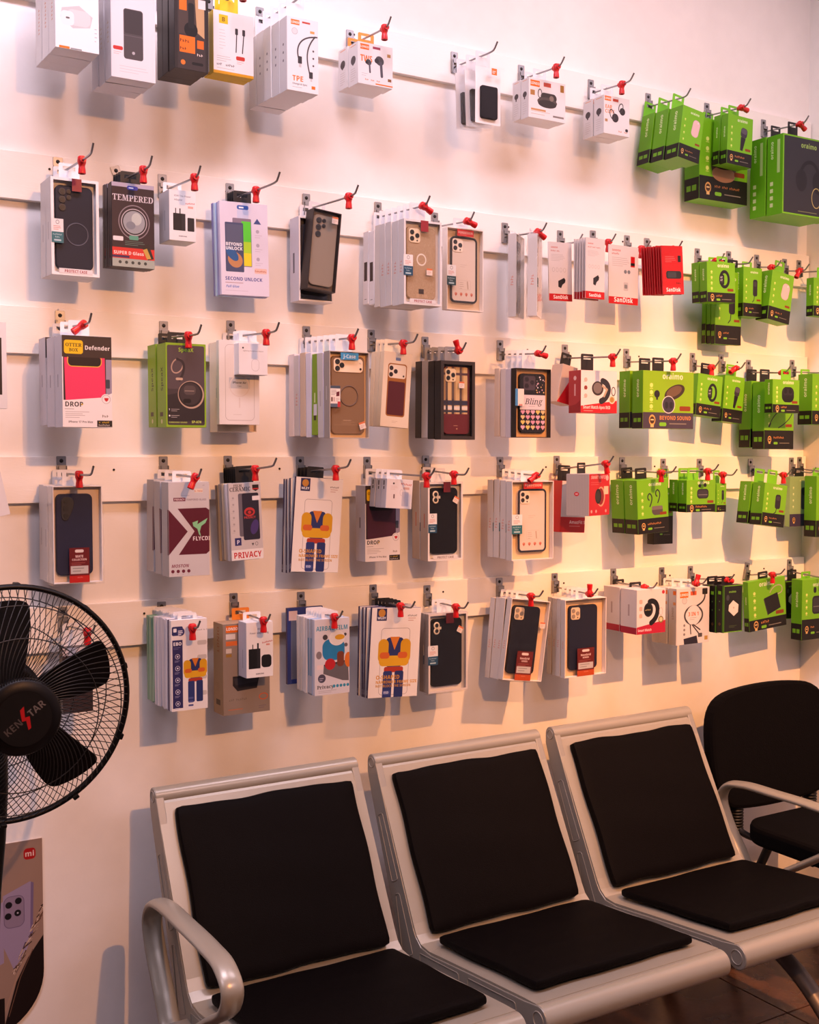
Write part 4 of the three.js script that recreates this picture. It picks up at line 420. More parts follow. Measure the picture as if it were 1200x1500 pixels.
pack(h, 'earbud_box', 'white box printed with dark ear cuffs', 'box', [885, 142, 922, 198], { n: 2, xb: 853, art: A.earcuff, body: 0xefecea, sideArt: A.ldnioSide });
h = hook('green boxes with a pink power bank', [950, 142], [1012, 146]);
pack(h, 'power_bank_box', 'green box printed with a pink power bank, top row', 'box', [997, 158, 1028, 236], { n: 3, xb: 929, roll: -8, art: greenArt('bank', 'TRAVELLER', { ws: 7 }), body: 'green', sideArt: greenSide, tab: 'green' });
h = hook('large green speaker box and microphone boxes', [1036, 156], [1100, 160], [1086, 165, 80]);
pack(h, 'speaker_box', 'large green box with black foot band in the top row', 'box', [1025, 178, 1095, 296], { xb: 1003, zmax: 0.1, z: 0.085, art: greenArt('bass', 'DUAL MATE CLASSIC', { ws: 5.5, band: 0.29 }), body: 'green', sideArt: greenSide, tab: 'green' });
pack(h, 'microphone_box', 'small green box with a microphone before the large one', 'box', [1066, 170, 1102, 243], { n: 2, xb: 1044, roll: -2, art: greenArt('mic', 'WIRELESS', { ws: 9 }), body: 'green', sideArt: greenSide, tab: 'green' });
h = hook('large dark headphone boxes with green edges', [1119, 180], [1185, 186], [1172, 191, 60]);
pack(h, 'headphone_box', 'large dark headphone box with bright green edges', 'box', [1147, 202, 1221, 318], { n: 2, xb: 1097, art: A.headphones, body: 'green', sideArt: A.headSide, tab: 'black', dx: 0.0, z: 0.2 });
// --- second row
const tealTag = cell(0.03, 0.05, A.teal('#6a6a6a', '#2f6f76')), blueTag = cell(0.03, 0.05, A.teal('#6a6a6a', '#28506a')), darkTag = cell(0.03, 0.05, A.teal('#6a6a6a', '#2e4a4e'));
const protect = cell(0.07, 0.009, A.protect), protect2 = cell(0.07, 0.009, A.protect2), price = cell(0.02, 0.02, A.price), redHead = cell(0.045, 0.014, A.case4u);
const caseSide = brandSide('CASE', '#d99a8c', '#d8d4d2'), plainSide = (g, H) => g.bg('#dad6d4').r(40, H * 0.45, 16, H * 0.18, '#b8b2b2');
h = hook('box with the black ring-back phone case', [85, 237], [137, 229], [120, 246]);
pack(h, 'phone_case_box', 'white window box with a black ring-back phone case, second row', 'phone case', [75, 262, 145, 404], { n: 2, xb: 59, kind: 'win', lip: 0.006, frame: 0xdcd8d6, case: { w: 0.78, h: 0.86, x: -0.0, color: 0x232530, cam: 'column', ring: { color: 0x3a3c48, r: 0.024, x: 0.006, y: -0.014 } }, tag: tealTag, tagx: 0.13, tagy: -0.05, ribbon: 0x7a1420, words: protect, sideArt: plainSide });
h = hook('black tempered glass boxes', [170, 250], [223, 242], [210, 258], { tilt: 0.35 });
pack(h, 'screen_glass_box', 'black box with a silver emblem and arched silver title', 'box', [164, 269, 226, 392], { n: 4, xb: 150, art: A.tempered, body: 0x2b2328, backRoll: -0.01, tab: 'black' });
h = hook('small white charger box in the second row', [238, 262], [294, 257], [285, 271]);
pack(h, 'charger_box', 'small white charger box beside the black glass boxes', 'box', [248, 279, 287, 353], { xb: 233, art: A.plug, sideArt: (g, H) => g.bg('#e6e3e6').r(56, H * 0.38, 4, H * 0.4, '#9c98a4') });
h = hook('lilac screen protector boxes', [337, 275], [410, 253], [375, 279]);
pack(h, 'screen_glass_box', 'pale lilac box with a phone and a bright green strip', 'box', [323, 297, 393, 433], { n: 4, xb: 311, roll: 1.2, art: A.unlock, body: 0xc9c6e2, backs: [{ what: 'lavender blue slim box behind the lilac box', body: 0x8f94c8 }, { what: 'light blue slim box behind the lilac box', body: 0xaecbe6 }, { what: 'deep blue slim box behind the lilac box', body: 0x7479b4 }], tab: 'black' });
h = hook('tilted box with the grey phone case', [449, 290], [525, 275], [511, 291]);
pack(h, 'phone_case_box', 'white open box behind the tilted grey phone case', 'phone case', [438, 319, 488, 442], { xb: 425, z: 0.075, kind: 'win', shell: 0xe4e0de, insert: 0x4a4a55, lip: 0.004, case: { w: 0.8, h: 0.84, color: 0x2b2a30 }, sideArt: (g, H) => g.bg('#e2dfe6').r(34, H * 0.42, 18, H * 0.24, '#6a6670') });
pack(h, 'phone_case_box', 'black tilted window box with a grey frosted phone case', 'phone case', [455, 308, 496, 426], { xb: 444, roll: -5.5, kind: 'win', shell: 0x2d2422, insert: 0x6b6058, lip: 0.003, case: { w: 0.86, h: 0.88, color: 0x857868, rough: 0.35, cam: 'column' }, price, pricex: 0.28, pricey: 0.4, sideArt: (g) => g.bg('#2d2422') });
h = hook('box with the glitter phone case', [554, 302], [630, 300], [627, 309, 62]);
pack(h, 'phone_case_box', 'white window box with a gold glitter phone case', 'phone case', [592, 323, 647, 447], { n: 7, xb: 531, kind: 'win', lip: 0.005, case: { w: 0.76, h: 0.85, color: 0xb79a78, cam: 'tri', print: cell(0.08, 0.16, A.glitter), island: 0xd8c4a4 }, tag: blueTag, tagx: 0.11, tagy: -0.04, ribbon: 0x8a1722, price, pricex: 0.17, pricey: -0.1, words: protect, sideArt: caseSide, backs: [{ what: 'white case box just behind the glitter phone case', body: 0xd9d5d3, sideArt: caseSide }, { what: 'white case box just behind the glitter phone case', body: 0xd2cfcd, sideArt: caseSide }, { what: 'white case box just behind the glitter phone case', body: 0xe0dcd8, sideArt: caseSide }, { what: 'plain grey box within the glitter phone case stack', body: 0xc4bdb6 }, { what: 'shorter white box with a black side patch, by the wall', body: 0xefecec, h: 0.9, sideArt: (g, H) => g.bg('#ece9ea').r(20, H * 0.42, 60, H * 0.26, '#3a2b2a').r(30, H * 0.93, 40, 5, '#333') }, { what: 'shorter white box with a black side patch, by the wall', body: 0xefecec, h: 0.9, sideArt: (g, H) => g.bg('#ece9ea').r(20, H * 0.42, 60, H * 0.26, '#3a2b2a').r(30, H * 0.93, 40, 5, '#333') }] });
h = hook('clear phone case with black edge, second row', [637, 317], [695, 322], [690, 330, 72]);
pack(h, 'phone_case_box', 'clear box with a transparent black-edged phone case, second row', 'phone case', [655, 335, 708, 455], { T: 0.024, kind: 'win', shell: 0xe2d8ce, insert: 0xd8c2a4, lip: 0.002, case: { w: 0.72, h: 0.8, color: 0xdcc8b4, cam: 'tri', bumper: 0x1c1a1e, print: cell(0.08, 0.16, A.clearBack), island: 0xe2d0bc, lens: 0x1a181a }, tag: darkTag, tagx: 0.12, tagy: -0.08, head: redHead, sleeve: 1 });
h = hook('bagged phone cases turned sideways', [740, 332], [801, 339], [788, 341, 60]);
pack(h, 'phone_case_box', 'bagged white box with a dark blue phone case, turned sideways', 'phone case', [748, 345, 776, 466], { T: 0.024, yaw: 38, kind: 'win', z: 0.09, w: 0.085, shell: 0xece8e4, insert: 0xcdbfae, lip: 0.003, case: { w: 0.74, h: 0.86, color: 0x1b1d2b, cam: 'tri', island: 0x3a3c48 }, sleeve: 1, sideArt: caseSide, free: 1 });
pack(h, 'phone_case_box', 'bagged white box with a clear phone case, turned sideways', 'phone case', [780, 345, 800, 465], { T: 0.026, yaw: 44, kind: 'win', z: 0.165, w: 0.085, shell: 0xeeeae8, insert: 0xd8c4b0, lip: 0.003, case: { w: 0.74, h: 0.84, color: 0xb0a090, cam: 'tri' }, tag: darkTag, sleeve: 1, sideArt: caseSide, free: 1 });
const cardSide = (g, H) => g.bg('#d9d2d0').r(0, H * 0.88, 100, H * 0.12, '#b01218');
h = hook('single memory stick card beside the bagged cases', [821, 343], [836, 348]);
pack(h, 'memory_card_pack', 'white and red memory stick card beside the bagged cases', 'blister card', [804, 355, 838, 441], { T: 0.004, art: A.sandisk(0), body: 0xe0d8d4, tab: null, roll: 1.5, z: 0.09 });
h = hook('stack of white memory stick cards', [869, 343], [899, 344], [891, 353]);
pack(h, 'memory_card_pack', 'white and red memory stick card heading a thick stack', 'blister card', [858, 349, 886, 438], { n: 5, xb: 838, z: 0.16, th: 0.004, art: A.sandisk(1), body: 0xdcd4d2, sideArt: cardSide, tab: null });
h = hook('wide white memory stick card', [919, 350], [934, 358], [920, 366]);
pack(h, 'memory_card_pack', 'wide white memory stick card with a small plug print', 'blister card', [892, 360, 935, 446], { T: 0.004, art: A.sandisk(2), body: 0xe0d8d4, tab: null, z: 0.1 });
h = hook('red memory stick cards', [948, 354], [1000, 356], [986, 362, 40]);
pack(h, 'memory_card_pack', 'all red memory stick card beside the green boxes', 'blister card', [970, 360, 1001, 431], { n: 9, xb: 938, roll: 4, th: 0.004, art: A.sandiskRed, body: 0xa81219, tab: null, z: 0.19 });
h = hook('green smart band boxes in the second row', [1022, 369], [1062, 372], [1049, 376, 80]);
pack(h, 'smart_band_box', 'green box with a black smart band, second row', 'box', [1036, 384, 1077, 443], { n: 2, T: 0.068, roll: 2, art: greenArt('band', 'TEMPO', { band: 0.24 }), body: 'green', sideArt: greenSide, tab: 'green', z: 0.155 });
h = hook('tall narrow green boxes', [1068, 373], [1092, 384]);
pack(h, 'power_bank_box', 'tall narrow green box hanging low in the second row', 'box', [1048, 398, 1086, 505], { n: 3, xb: 1015, art: greenArt('car', 'POWER', { band: 0.26 }), body: 'green', sideArt: greenSide, tab: 'black', z: 0.079 });
h = hook('green car charger box in the second row', [1109, 378], [1130, 388], [1119, 394]);
pack(h, 'car_charger_box', 'green box with a black car charger, second row', 'box', [1089, 392, 1116, 464], { T: 0.05, z: 0.1, art: greenArt('car', 'ROCKET'), body: 'green', sideArt: greenSide, tab: 'green' });
h = hook('green power bank box next to the corner, second row', [1150, 384], [1170, 390], [1159, 394, -35]);
pack(h, 'power_bank_box', 'green box with a pink power bank, second row', 'box', [1128, 399, 1160, 472], { T: 0.05, roll: -8, z: 0.125, art: greenArt('bank', 'SLICE 2'), body: 'green', sideArt: greenSide, tab: 'green' });
h = hook('green box at the corner, second row', [1171, 386], [1222, 400]);
pack(h, 'earbud_box', 'green box hanging against the corner, second row', 'box', [1192, 408, 1226, 464], { T: 0.03, art: greenArt('buds', 'FREEPODS'), body: 'green', sideArt: greenSide, tab: 'green', z: 0.14 });
// --- third row
h = hook('white framed box beside the pink phone case', [-58, 458], [-12, 450]);
pack(h, 'screen_glass_box', 'white framed black box beside the pink phone case', 'box', [-64, 470, 10, 598], { T: 0.02, z: 0.13, art: (g, H) => g.bg('#f1efee').r(8, H * 0.18, 82, H * 0.66, '#2a2224') });
h = hook('box with the pink phone case', [88, 462], [134, 464], [122, 478, -52]);
pack(h, 'phone_case_box', 'white box with a pink phone case and black header', 'phone case', [91, 492, 164, 626], { n: 3, xb: 57, art: A.defender('#ee3a68', '#e2c23a'), sideArt: (g, H) => g.bg('#d6d3da').r(40, H * 0.42, 10, H * 0.14, '#8a8692') });
h = hook('bright green earphone boxes', [240, 477], [295, 484], [276, 495]);
pack(h, 'earphone_box', 'lime green box with an earphone on a dark panel', 'box', [243, 503, 302, 626], { n: 2, xb: 216, art: A.speax, body: 0x8fb02c, sideArt: A.speaxSide, tab: 'black' });
h = hook('white phone case box with small adapter boxes', [338, 476], [409, 474], [390, 490]);
pack(h, 'phone_case_box', 'cream open box behind the plain white case box', 'phone case', [318, 502, 376, 633], { xb: 307, z: 0.07, kind: 'win', shell: 0xe9dccd, insert: 0xcbb9a4, lip: 0.003, case: { w: 0.8, h: 0.84, color: 0xb9a28c }, tag: tealTag, tagx: 0.1, tagy: 0 });
pack(h, 'phone_case_box', 'plain white case box with a grey name band', 'phone case', [321, 499, 380, 622], { T: 0.018, z: 0.125, art: A.whitecase, body: 0xebe3df });
pack(h, 'adapter_box', 'small white adapter box before the plain white case box', 'box', [350, 503, 392, 549], { n: 2, xb: 333, art: A.smallbox, body: 0xe6e4ea });
h = hook('box with the brown ring-back phone case', [449, 484], [525, 490], [516, 503]);
pack(h, 'phone_case_box', 'window box with a brown ring-back phone case', 'phone case', [483, 515, 541, 642], { n: 7, xb: 418, kind: 'win', shell: 0xb2a89c, insert: 0xd9b98a, lip: 0.003, case: { w: 0.84, h: 0.9, color: 0x8d6c4c, cam: 'bar', island: 0xe8d2b4, print: cell(0.08, 0.16, A.magback), ring: { color: 0x5b4436, r: 0.024, x: 0.002, y: -0.002, z: 1 } }, tag: cell(0.035, 0.05, A.multi), tagx: 0.14, tagy: -0.02, head: cell(0.045, 0.014, A.jkin), price, pricex: 0.32, pricey: -0.35, pricer: 0.3, sideArt: (g, H) => g.bg('#a89f98').r(40, H * 0.4, 10, H * 0.16, '#d8d2cc'), backs: [{ what: 'lilac white case box between lime box and brown case', body: 0xcdcce0, h: 0.98, sideArt: plainSide }, { what: 'lime green slim box within the brown case stack', body: 0x88ae1c, h: 0.95, sideArt: (g, H) => g.bg('#88b01c').r(40, H * 0.48, 20, H * 0.12, '#dfe9b0').r(30, H * 0.62, 60, H * 0.14, '#e2e0ea').r(36, H * 0.76, 40, H * 0.06, '#262022') }, { what: 'pale grey case box between lime and tan boxes', body: 0xd5d2de }, { what: 'tan case box within the brown case stack', body: 0xc6b09a }, { what: 'white case box with red side print behind tan box', body: 0xcdc9d8, h: 0.97, sideArt: caseSide }, { what: 'pinkish white box nearest the wall in brown case stack', body: 0xd8cfce }] });
h = hook('cream boxes with a maroon phone case print', [544, 489], [612, 505], [591, 509]);
pack(h, 'phone_case_box', 'cream box printed with a maroon phone case', 'phone case', [560, 516, 601, 626], { n: 3, xb: 541, roll: -4, art: A.creamcase, body: 0xd9c4a6, backRoll: 0.02, tab: 0xe6d6bc });
h = hook('black boxes with a plaid phone case', [623, 499], [683, 517], [672, 519, 200]);
pack(h, 'phone_case_box', 'black ribbed window box with a plaid phone case', 'phone case', [646, 529, 696, 644], { n: 4, xb: 607, kind: 'win', shell: 0x2a201c, insert: 0x2a201c, frame: 0x2c211c, lip: 0.009, case: { w: 0.76, h: 0.86, y: -0.0, color: 0x6a2226, cam: 'tri', island: 0xd6bd94, print: cell(0.07, 0.15, A.plaid) }, price, pricex: 0.1, pricey: 0.2, sideArt: (g) => g.bg('#241c18'), backs: [{ what: 'black box directly behind the plaid phone case', body: 0x1f1814, sideArt: (g) => g.bg('#1f1814') }, { what: 'grey box between black boxes of the plaid stack', body: 0xa8a29e }, { what: 'black box next to the wall in the plaid stack', body: 0x1f1814 }], tab: greyTab });
h = hook('box with the heart pattern phone case', [733, 504], [800, 527], [789, 530, 78]);
pack(h, 'phone_case_box', 'black window box with a heart pattern phone case', 'phone case', [756, 540, 807, 641], { n: 4, xb: 724, kind: 'win', shell: 0x1e1a1c, insert: 0xc79a62, lip: 0.003, case: { w: 0.74, h: 0.86, x: 0.02, color: 0x15131a, print: cell(0.075, 0.15, A.bling) }, tag: cell(0.03, 0.02, (g) => g.bg('#efe2d6').r(0, 0, 30, 200, '#4a8fc4').small(40, 60, 50, 3, 20, '#d08a7c', 8)), tagx: 0.1, tagy: 0.08, sideArt: (g) => g.bg('#1e1a1c'), backs: [{ what: 'grey silver box behind the heart pattern case', body: 0xbdb6bc }, { what: 'pinkish box behind the heart pattern case', body: 0xcfc4be }, { what: 'beige box behind the heart pattern case', body: 0xd2c0b0 }], sleeve: 0 });
h = hook('red and white smart watch box, third row', [828, 510], [909, 523], [898, 534]);
pack(h, 'smart_watch_box', 'pale box with red foot behind the red watch box', 'box', [820, 535, 842, 592], { T: 0.05, z: 0.09, roll: -12, body: 0xc9b4a4, art: (g, H) => g.bg('#c9b4a4').p([[100, 0], [100, H], [0, H]], '#c81f2a'), tab: 'black' });
pack(h, 'smart_watch_box', 'red and white box with a steel smart watch', 'box', [851, 543, 904, 605], { xb: 833, art: A.watchRed, body: 0xb5383c, sideArt: A.watchSide, tab: 'black' });
h = hook('wide green earbud boxes in the third row', [918, 516], [998, 526], [991, 536]);
pack(h, 'earbud_box', 'wide green box with an open dark earbud case', 'box', [942, 544, 1016, 628], { n: 2, xb: 903, th: 0.045, art: greenArt('buds', 'BEYOND SOUND', { read: true, ws: 8.2, band: 0.28, bandColor: '#463d4c', color: '#8cc015' }), body: 0x86b416, sideArt: greenSide, tab: 'black' });
h = hook('green smart band box in the third row', [1015, 522], [1054, 530], [1045, 542]);
pack(h, 'smart_band_box', 'green box with a black smart band, third row', 'box', [1021, 549, 1057, 610], { T: 0.05, roll: -5, z: 0.125, art: greenArt('band', 'TEMPO S', { band: 0.28 }), body: 'green', sideArt: greenSide, tab: 'black' });
h = hook('green microphone box in the third row', [1057, 524], [1082, 536], [1072, 545, -60]);
pack(h, 'microphone_box', 'green box with a black microphone, third row', 'box', [1060, 551, 1089, 619], { T: 0.045, roll: -5, z: 0.105, art: greenArt('mic', 'MIC', { band: 0.28 }), body: 'green', sideArt: greenSide, tab: 'green' });
h = hook('green neckband boxes and camera box', [1097, 532], [1158, 545], [1148, 549, 84]);
pack(h, 'neckband_box', 'tall green box with a neckband, third row', 'box', [1120, 560, 1163, 658], { n: 2, xb: 1082, z: 0.135, art: greenArt('neck', 'NECKLACE', { band: 0.28 }), body: 'green', sideArt: greenSide, tab: 'black' });
pack(h, 'speaker_box', 'small green box with a black speaker before the neckband', 'box', [1132, 556, 1171, 605], { xb: 1120, z: 0.205, art: greenArt('camera', 'SPACE', { band: 0.25 }), body: 'green', sideArt: greenSide, tab: 'green' });
h = hook('green boxes at the corner, third row', [1161, 532], [1214, 542]);
pack(h, 'microphone_box', 'green box hanging against the corner, third row', 'box', [1190, 548, 1226, 622], { T: 0.06, z: 0.13, art: greenArt('mic', 'MIC'), body: 'green', sideArt: greenSide, tab: 'green' });
// --- fourth row
h = hook('tilted white box above the fan', [-62, 665], [-20, 660]);
pack(h, 'screen_glass_box', 'tilted white box hanging above the fan', 'box', [-62, 655, 4, 762], { T: 0.015, roll: 12, z: 0.12, art: (g, H) => g.bg('#f1edee').r(8, H * 0.2, 60, H * 0.5, '#d8d2d4') });
const mateFoot = cell(0.04, 0.06, A.footRed('#6a151c', '#c2221e', 'MATE', 'COLLECTION')), neoFoot = cell(0.04, 0.06, A.footRed('#6e2016', '#c9501c', 'NeoGrid', 'SERIES'));
h = hook('box with the dark blue phone case above the fan', [90, 675], [137, 684], [116, 700]);
pack(h, 'phone_case_box', 'white window box with a dark blue phone case, above the fan', 'phone case', [78, 712, 150, 854], { n: 3, xb: 56, kind: 'win', lip: 0.003, shell: 0xdfdad8, insert: 0xd3c3b2, case: { w: 0.74, h: 0.84, x: -0.05, color: 0x23253a, cam: 'drop' }, foot: mateFoot, footx: 0.07, sleeve: 1, sideArt: plainSide });
h = hook('grey and maroon screen glass boxes', [239.5, 675], [295, 688], [286, 697, -25]);
pack(h, 'screen_glass_box', 'grey box with a maroon arrow and winged horse', 'box', [247, 706, 307, 844], { n: 3, xb: 215, art: A.flycdi, body: 0xb9b4b2, sideArt: A.flySide });
h = hook('grey screen film boxes with red PRIVACY print', [334, 674], [405, 672], [374, 691]);
pack(h, 'screen_film_box', 'grey box with large red letters along its foot', 'box', [337, 707, 384, 820], { n: 7, xb: 317, roll: 2.5, art: A.privacy, body: 0xbab6ba, backs: [{ what: 'bluish slim box behind the red lettered film box', body: 0xc9ccd8 }, { what: 'warm grey slim box in the red lettered film stack', body: 0xb0a8a4 }, { what: 'cream slim box in the red lettered film stack', body: 0xc9b9a0 }, { what: 'dark grey slim box in the red lettered film stack', body: 0x8f8884 }, { what: 'ochre slim box in the red lettered film stack', body: 0xb59a70 }, { what: 'brown slim box by the wall, red lettered film stack', body: 0x6d605a }], tab: 'black' });
h = hook('white boxes with a yellow jacket print, fourth row', [440, 675], [514, 674], [492, 690]);
pack(h, 'screen_glass_box', 'white box with a yellow and navy print, fourth row', 'box', [430, 700, 499, 838], { n: 4, xb: 411, roll: -4, backRoll: 0.05, th: 0.008, art: A.oshape, body: 0x34335e, sideArt: A.oside, tab: 'black' });
h = hook('box with the purple phone case', [538, 675], [637, 687], [625, 697]);
pack(h, 'phone_case_box', 'white box with a purple phone case', 'phone case', [535, 711, 586, 822], { xb: 521, z: 0.1, art: A.defender('#4c2236', '#4c2236'), sideArt: (g, H) => g.bg('#d8d5de').r(40, H * 0.42, 12, H * 0.14, '#7a7684') });
pack(h, 'adapter_box', 'tiny white box in front of the purple phone case', 'box', [566, 702, 604, 745], { n: 3, xb: 542, roll: -4, art: A.smallbox2, body: 0xdcdae4, sideArt: A.smallSide });
h = hook('box with the black phone case, fourth row', [624, 673], [687, 687], [665, 696]);
pack(h, 'phone_case_box', 'window box with a black phone case, fourth row', 'phone case', [627, 706, 678, 821], { n: 2, xb: 603, kind: 'win', lip: 0.005, frame: 0xd9d2cc, shell: 0xc4b4a6, case: { w: 0.78, h: 0.84, y: 0.005, color: 0x121115, cam: 'two', island: 0xd9c6a6 }, tag: blueTag, tagx: 0.13, tagy: -0.02, ribbon: 0x6a0f18, price, pricex: 0.3, pricey: 0.27, pricer: -0.5, words: protect2, sideArt: (g, H) => g.bg('#bfae9f').r(46, H * 0.4, 14, H * 0.18, '#c2785e') });
h = hook('clear phone case with black edge, fourth row', [733, 675], [796, 693], [786, 699, -58]);
pack(h, 'phone_case_box', 'window box with a transparent black-edged phone case, fourth row', 'phone case', [750, 705, 811, 820], { n: 4, xb: 714, kind: 'win', lip: 0.003, shell: 0xdcd2ca, insert: 0xd9bd94, case: { w: 0.66, h: 0.8, x: 0.02, color: 0xdcc8b4, cam: 'tri', bumper: 0x1e1c2a, print: cell(0.08, 0.16, A.clearBack), island: 0xe2d0bc, lens: 0x1a181a }, tag: tealTag, tagx: 0.12, tagy: -0.04, head: redHead, sideArt: caseSide });
h = hook('red and grey smart watch boxes, fourth row', [816, 673], [899, 669], [893, 680, 12]);
pack(h, 'smart_watch_box', 'red box hanging below the grey-sided watch box', 'box', [822, 705, 858, 780], { T: 0.05, z: 0.1, roll: -3, body: 0xc41f26, art: (g, H) => { g.bg('#e9dfd8').r(0, H * 0.7, 100, H * 0.3, '#cc2128').t('AmazFit S', 36, H * 0.83, 14, '#ffe6df').r(36, H * 0.87, 44, 2.4, '#e88f8a'); }, tab: 'black' });
pack(h, 'smart_watch_box', 'grey-sided red box with a red smart watch', 'box', [863, 694, 893, 755], { xb: 832, T: 0.075, yaw: 20, art: A.watchRed2, body: 0xb9b2b0, sideArt: A.greyAside, tab: 'black' });
h = hook('green ear hook earphone boxes, fourth row', [912, 675], [991, 684], [969, 691]);
pack(h, 'earphone_box', 'green box with ear hook earphones', 'box', [934, 702, 979, 781], { n: 2, xb: 893, th: 0.055, roll: 3, art: greenArt('hookbuds', 'OPENCIRCLE', { band: 0.28 }), body: 'green', sideArt: greenSide, tab: 'black' });
h = hook('green earbud boxes in the fourth row', [972, 677], [1053, 681], [1037, 691]);
pack(h, 'power_bank_box', 'dark green box hanging low behind the earbud boxes', 'box', [958, 715, 986, 797], { T: 0.04, z: 0.05, art: greenArt('car', 'POWER', { band: 0.5 }), body: 'darkband', tab: 'green' });
pack(h, 'earbud_box', 'green box with two buds over a dark case', 'box', [1006, 703, 1048, 750], { n: 2, xb: 979, art: greenArt('speaker', 'SPACEBUDS', { band: 0.24 }), body: 'green', sideArt: greenSide, tab: 'green' });
h = hook('narrow green box beside the earbud boxes', [1025, 677], [1080, 692], [1059, 699]);
pack(h, 'car_charger_box', 'narrow green box beside the earbud boxes, fourth row', 'box', [1050, 708, 1064, 750], { T: 0.03, z: 0.12, art: greenArt('car', 'CAR', { band: 0.24 }), body: 'green', tab: 'green' });
h = hook('leaning green power bank boxes, fourth row', [1100, 677], [1160, 694], [1148, 699]);
pack(h, 'power_bank_box', 'leaning green box with a black power bank, fourth row', 'box', [1118, 709, 1151, 771], { n: 2, xb: 1080, roll: -7, art: greenArt('car', 'TRAVELLER', { band: 0.3, ws: 7 }), body: 'green', sideArt: greenSide, tab: 'green', z: 0.18 });
h = hook('pale green box near the corner, fourth row', [1160, 675], [1192, 686]);
pack(h, 'power_bank_box', 'pale green box with a purple foot band', 'box', [1157, 698, 1186, 771], { T: 0.02, art: A.greenDark, body: 0x8fb070, tab: 'black', z: 0.07 });
h = hook('green box at the corner, fourth row', [1172, 674], [1225, 690]);
pack(h, 'earbud_box', 'green box hanging against the corner, fourth row', 'box', [1196, 697, 1228, 786], { T: 0.05, z: 0.14, art: greenArt('buds', 'FREEPODS'), body: 'green', sideArt: greenSide, tab: 'green' });
// --- lowest row
h = hook('dark box behind the fan', [92, 896], [139, 917], [128, 927]);
pack(h, 'screen_glass_box', 'dark brown box behind the fan', 'box', [92, 948, 136, 1044], { T: 0.03, art: (g, H) => g.bg('#3a2c2c').r(0, 0, 100, H * 0.12, '#d9cfd0'), body: 0x2f2524, tab: 'white', z: 0.13 });
h = hook('stack of green and white screen glass boxes', [237, 888], [293, 911], [282, 918]);
pack(h, 'screen_glass_box', 'white box with a navy strip of icons', 'box', [251, 907, 304, 1040], { n: 12, xb: 215, art: A.ebo, body: 0xe2dfe0, backs: [{ what: 'navy blue slim box behind the white icon strip box', body: 0x34335e }, { what: 'slim pale grey box between navy and green boxes', body: 0xd9d6dc }, { what: 'slim pale grey box between navy and green boxes', body: 0xc6c4cc }, { what: 'slim pale grey box between navy and green boxes', body: 0xcfcdd4 }, { what: 'slim pale grey box between navy and green boxes', body: 0xc2c0ca }, { what: 'slim pale grey box between navy and green boxes', body: 0xd4d2d8 }, { what: 'slim pale grey box between navy and green boxes', body: 0xc6c4cc }, { what: 'slim sea green box hanging next to the wall', body: 0x7fa58c, h: 0.97 }, { what: 'slim sea green box hanging next to the wall', body: 0x6c957c, h: 0.97 }, { what: 'slim sea green box hanging next to the wall', body: 0x7fa58c, h: 0.97 }, { what: 'slim sea green box hanging next to the wall', body: 0x6c957c, h: 0.97 }] });
h = hook('brown charger box and white plug box', [342.5, 875], [396, 901], [386, 908]);
pack(h, 'charger_box', 'large grey-brown charger box behind the white plug box', 'box', [327, 912, 395, 1045], { xb: 313, z: 0.12, art: A.greyLdnio, body: 0xb09478, sideArt: A.greyLdnioSide, tab: OR });
pack(h, 'charger_box', 'white plug box in front of the grey-brown charger box', 'box', [361, 911, 400, 992], { T: 0.048, art: A.plugB, sideArt: (g, H) => g.bg('#dcdae4').r(52, H * 0.5, 4, H * 0.34, '#8c8894') });
h = hook('pale film boxes with blue title', [441, 873], [502, 896], [490, 903]);
pack(h, 'screen_film_box', 'blue backed card behind the pale film boxes', 'box', [421, 889, 473, 1000], { T: 0.01, z: 0.055, art: (g, H) => g.bg('#34448c').r(10, H * 0.14, 80, H * 0.8, '#8a8a96').r(4, H * 0.04, 24, 24, '#e6d2d4'), body: 0x34305c, tab: null });
pack(h, 'screen_film_box', 'pale film box with a blue title and red and blue print', 'box', [461, 906, 512, 1017], { n: 7, xb: 435, art: A.airbag, body: 0xc2c6d2, backs: [{ what: 'blue banded slim box behind the blue titled film box', body: 0x9db4d0, sideArt: A.airSide }, { what: 'blue banded slim box behind the blue titled film box', body: 0xaec2d8, sideArt: A.airSide }, ...[0xd4cfcf, 0xd9d5d2, 0xcbc7c4, 0xd4d0cc].map((body) => ({ what: 'slim off-white box between blue banded boxes and blue card', body }))] });
h = hook('white boxes with a yellow jacket print, lowest row', [547, 862], [608, 882], [587, 889]);
pack(h, 'screen_glass_box', 'white box with a yellow and navy print, lowest row', 'box', [542, 890, 614, 1021], { n: 4, xb: 522, roll: -3.5, backRoll: 0.04, th: 0.008, art: A.oshape, body: 0x34335e, sideArt: A.oside, tab: 'black' });
h = hook('box with the black phone case, lowest row', [626, 863], [686, 883], [668, 890]);
pack(h, 'phone_case_box', 'window box with a black phone case, lowest row', 'phone case', [628, 898, 685, 1013], { n: 2, xb: 614, kind: 'win', lip: 0.005, frame: 0xcfc4bc, shell: 0xb6a69a, case: { w: 0.78, h: 0.86, color: 0x121115, cam: 'two', island: 0xd9c6a6 }, tag: blueTag, tagx: 0.11, tagy: -0.02, ribbon: 0x5a0d14, price, pricex: 0.3, pricey: 0.28, pricer: -0.5, sleeve: 1, sideArt: (g, H) => g.bg('#b3a498') });
h = hook('tilted box with the black phone case, lowest row', [732, 852], [796, 866], [778, 874]);
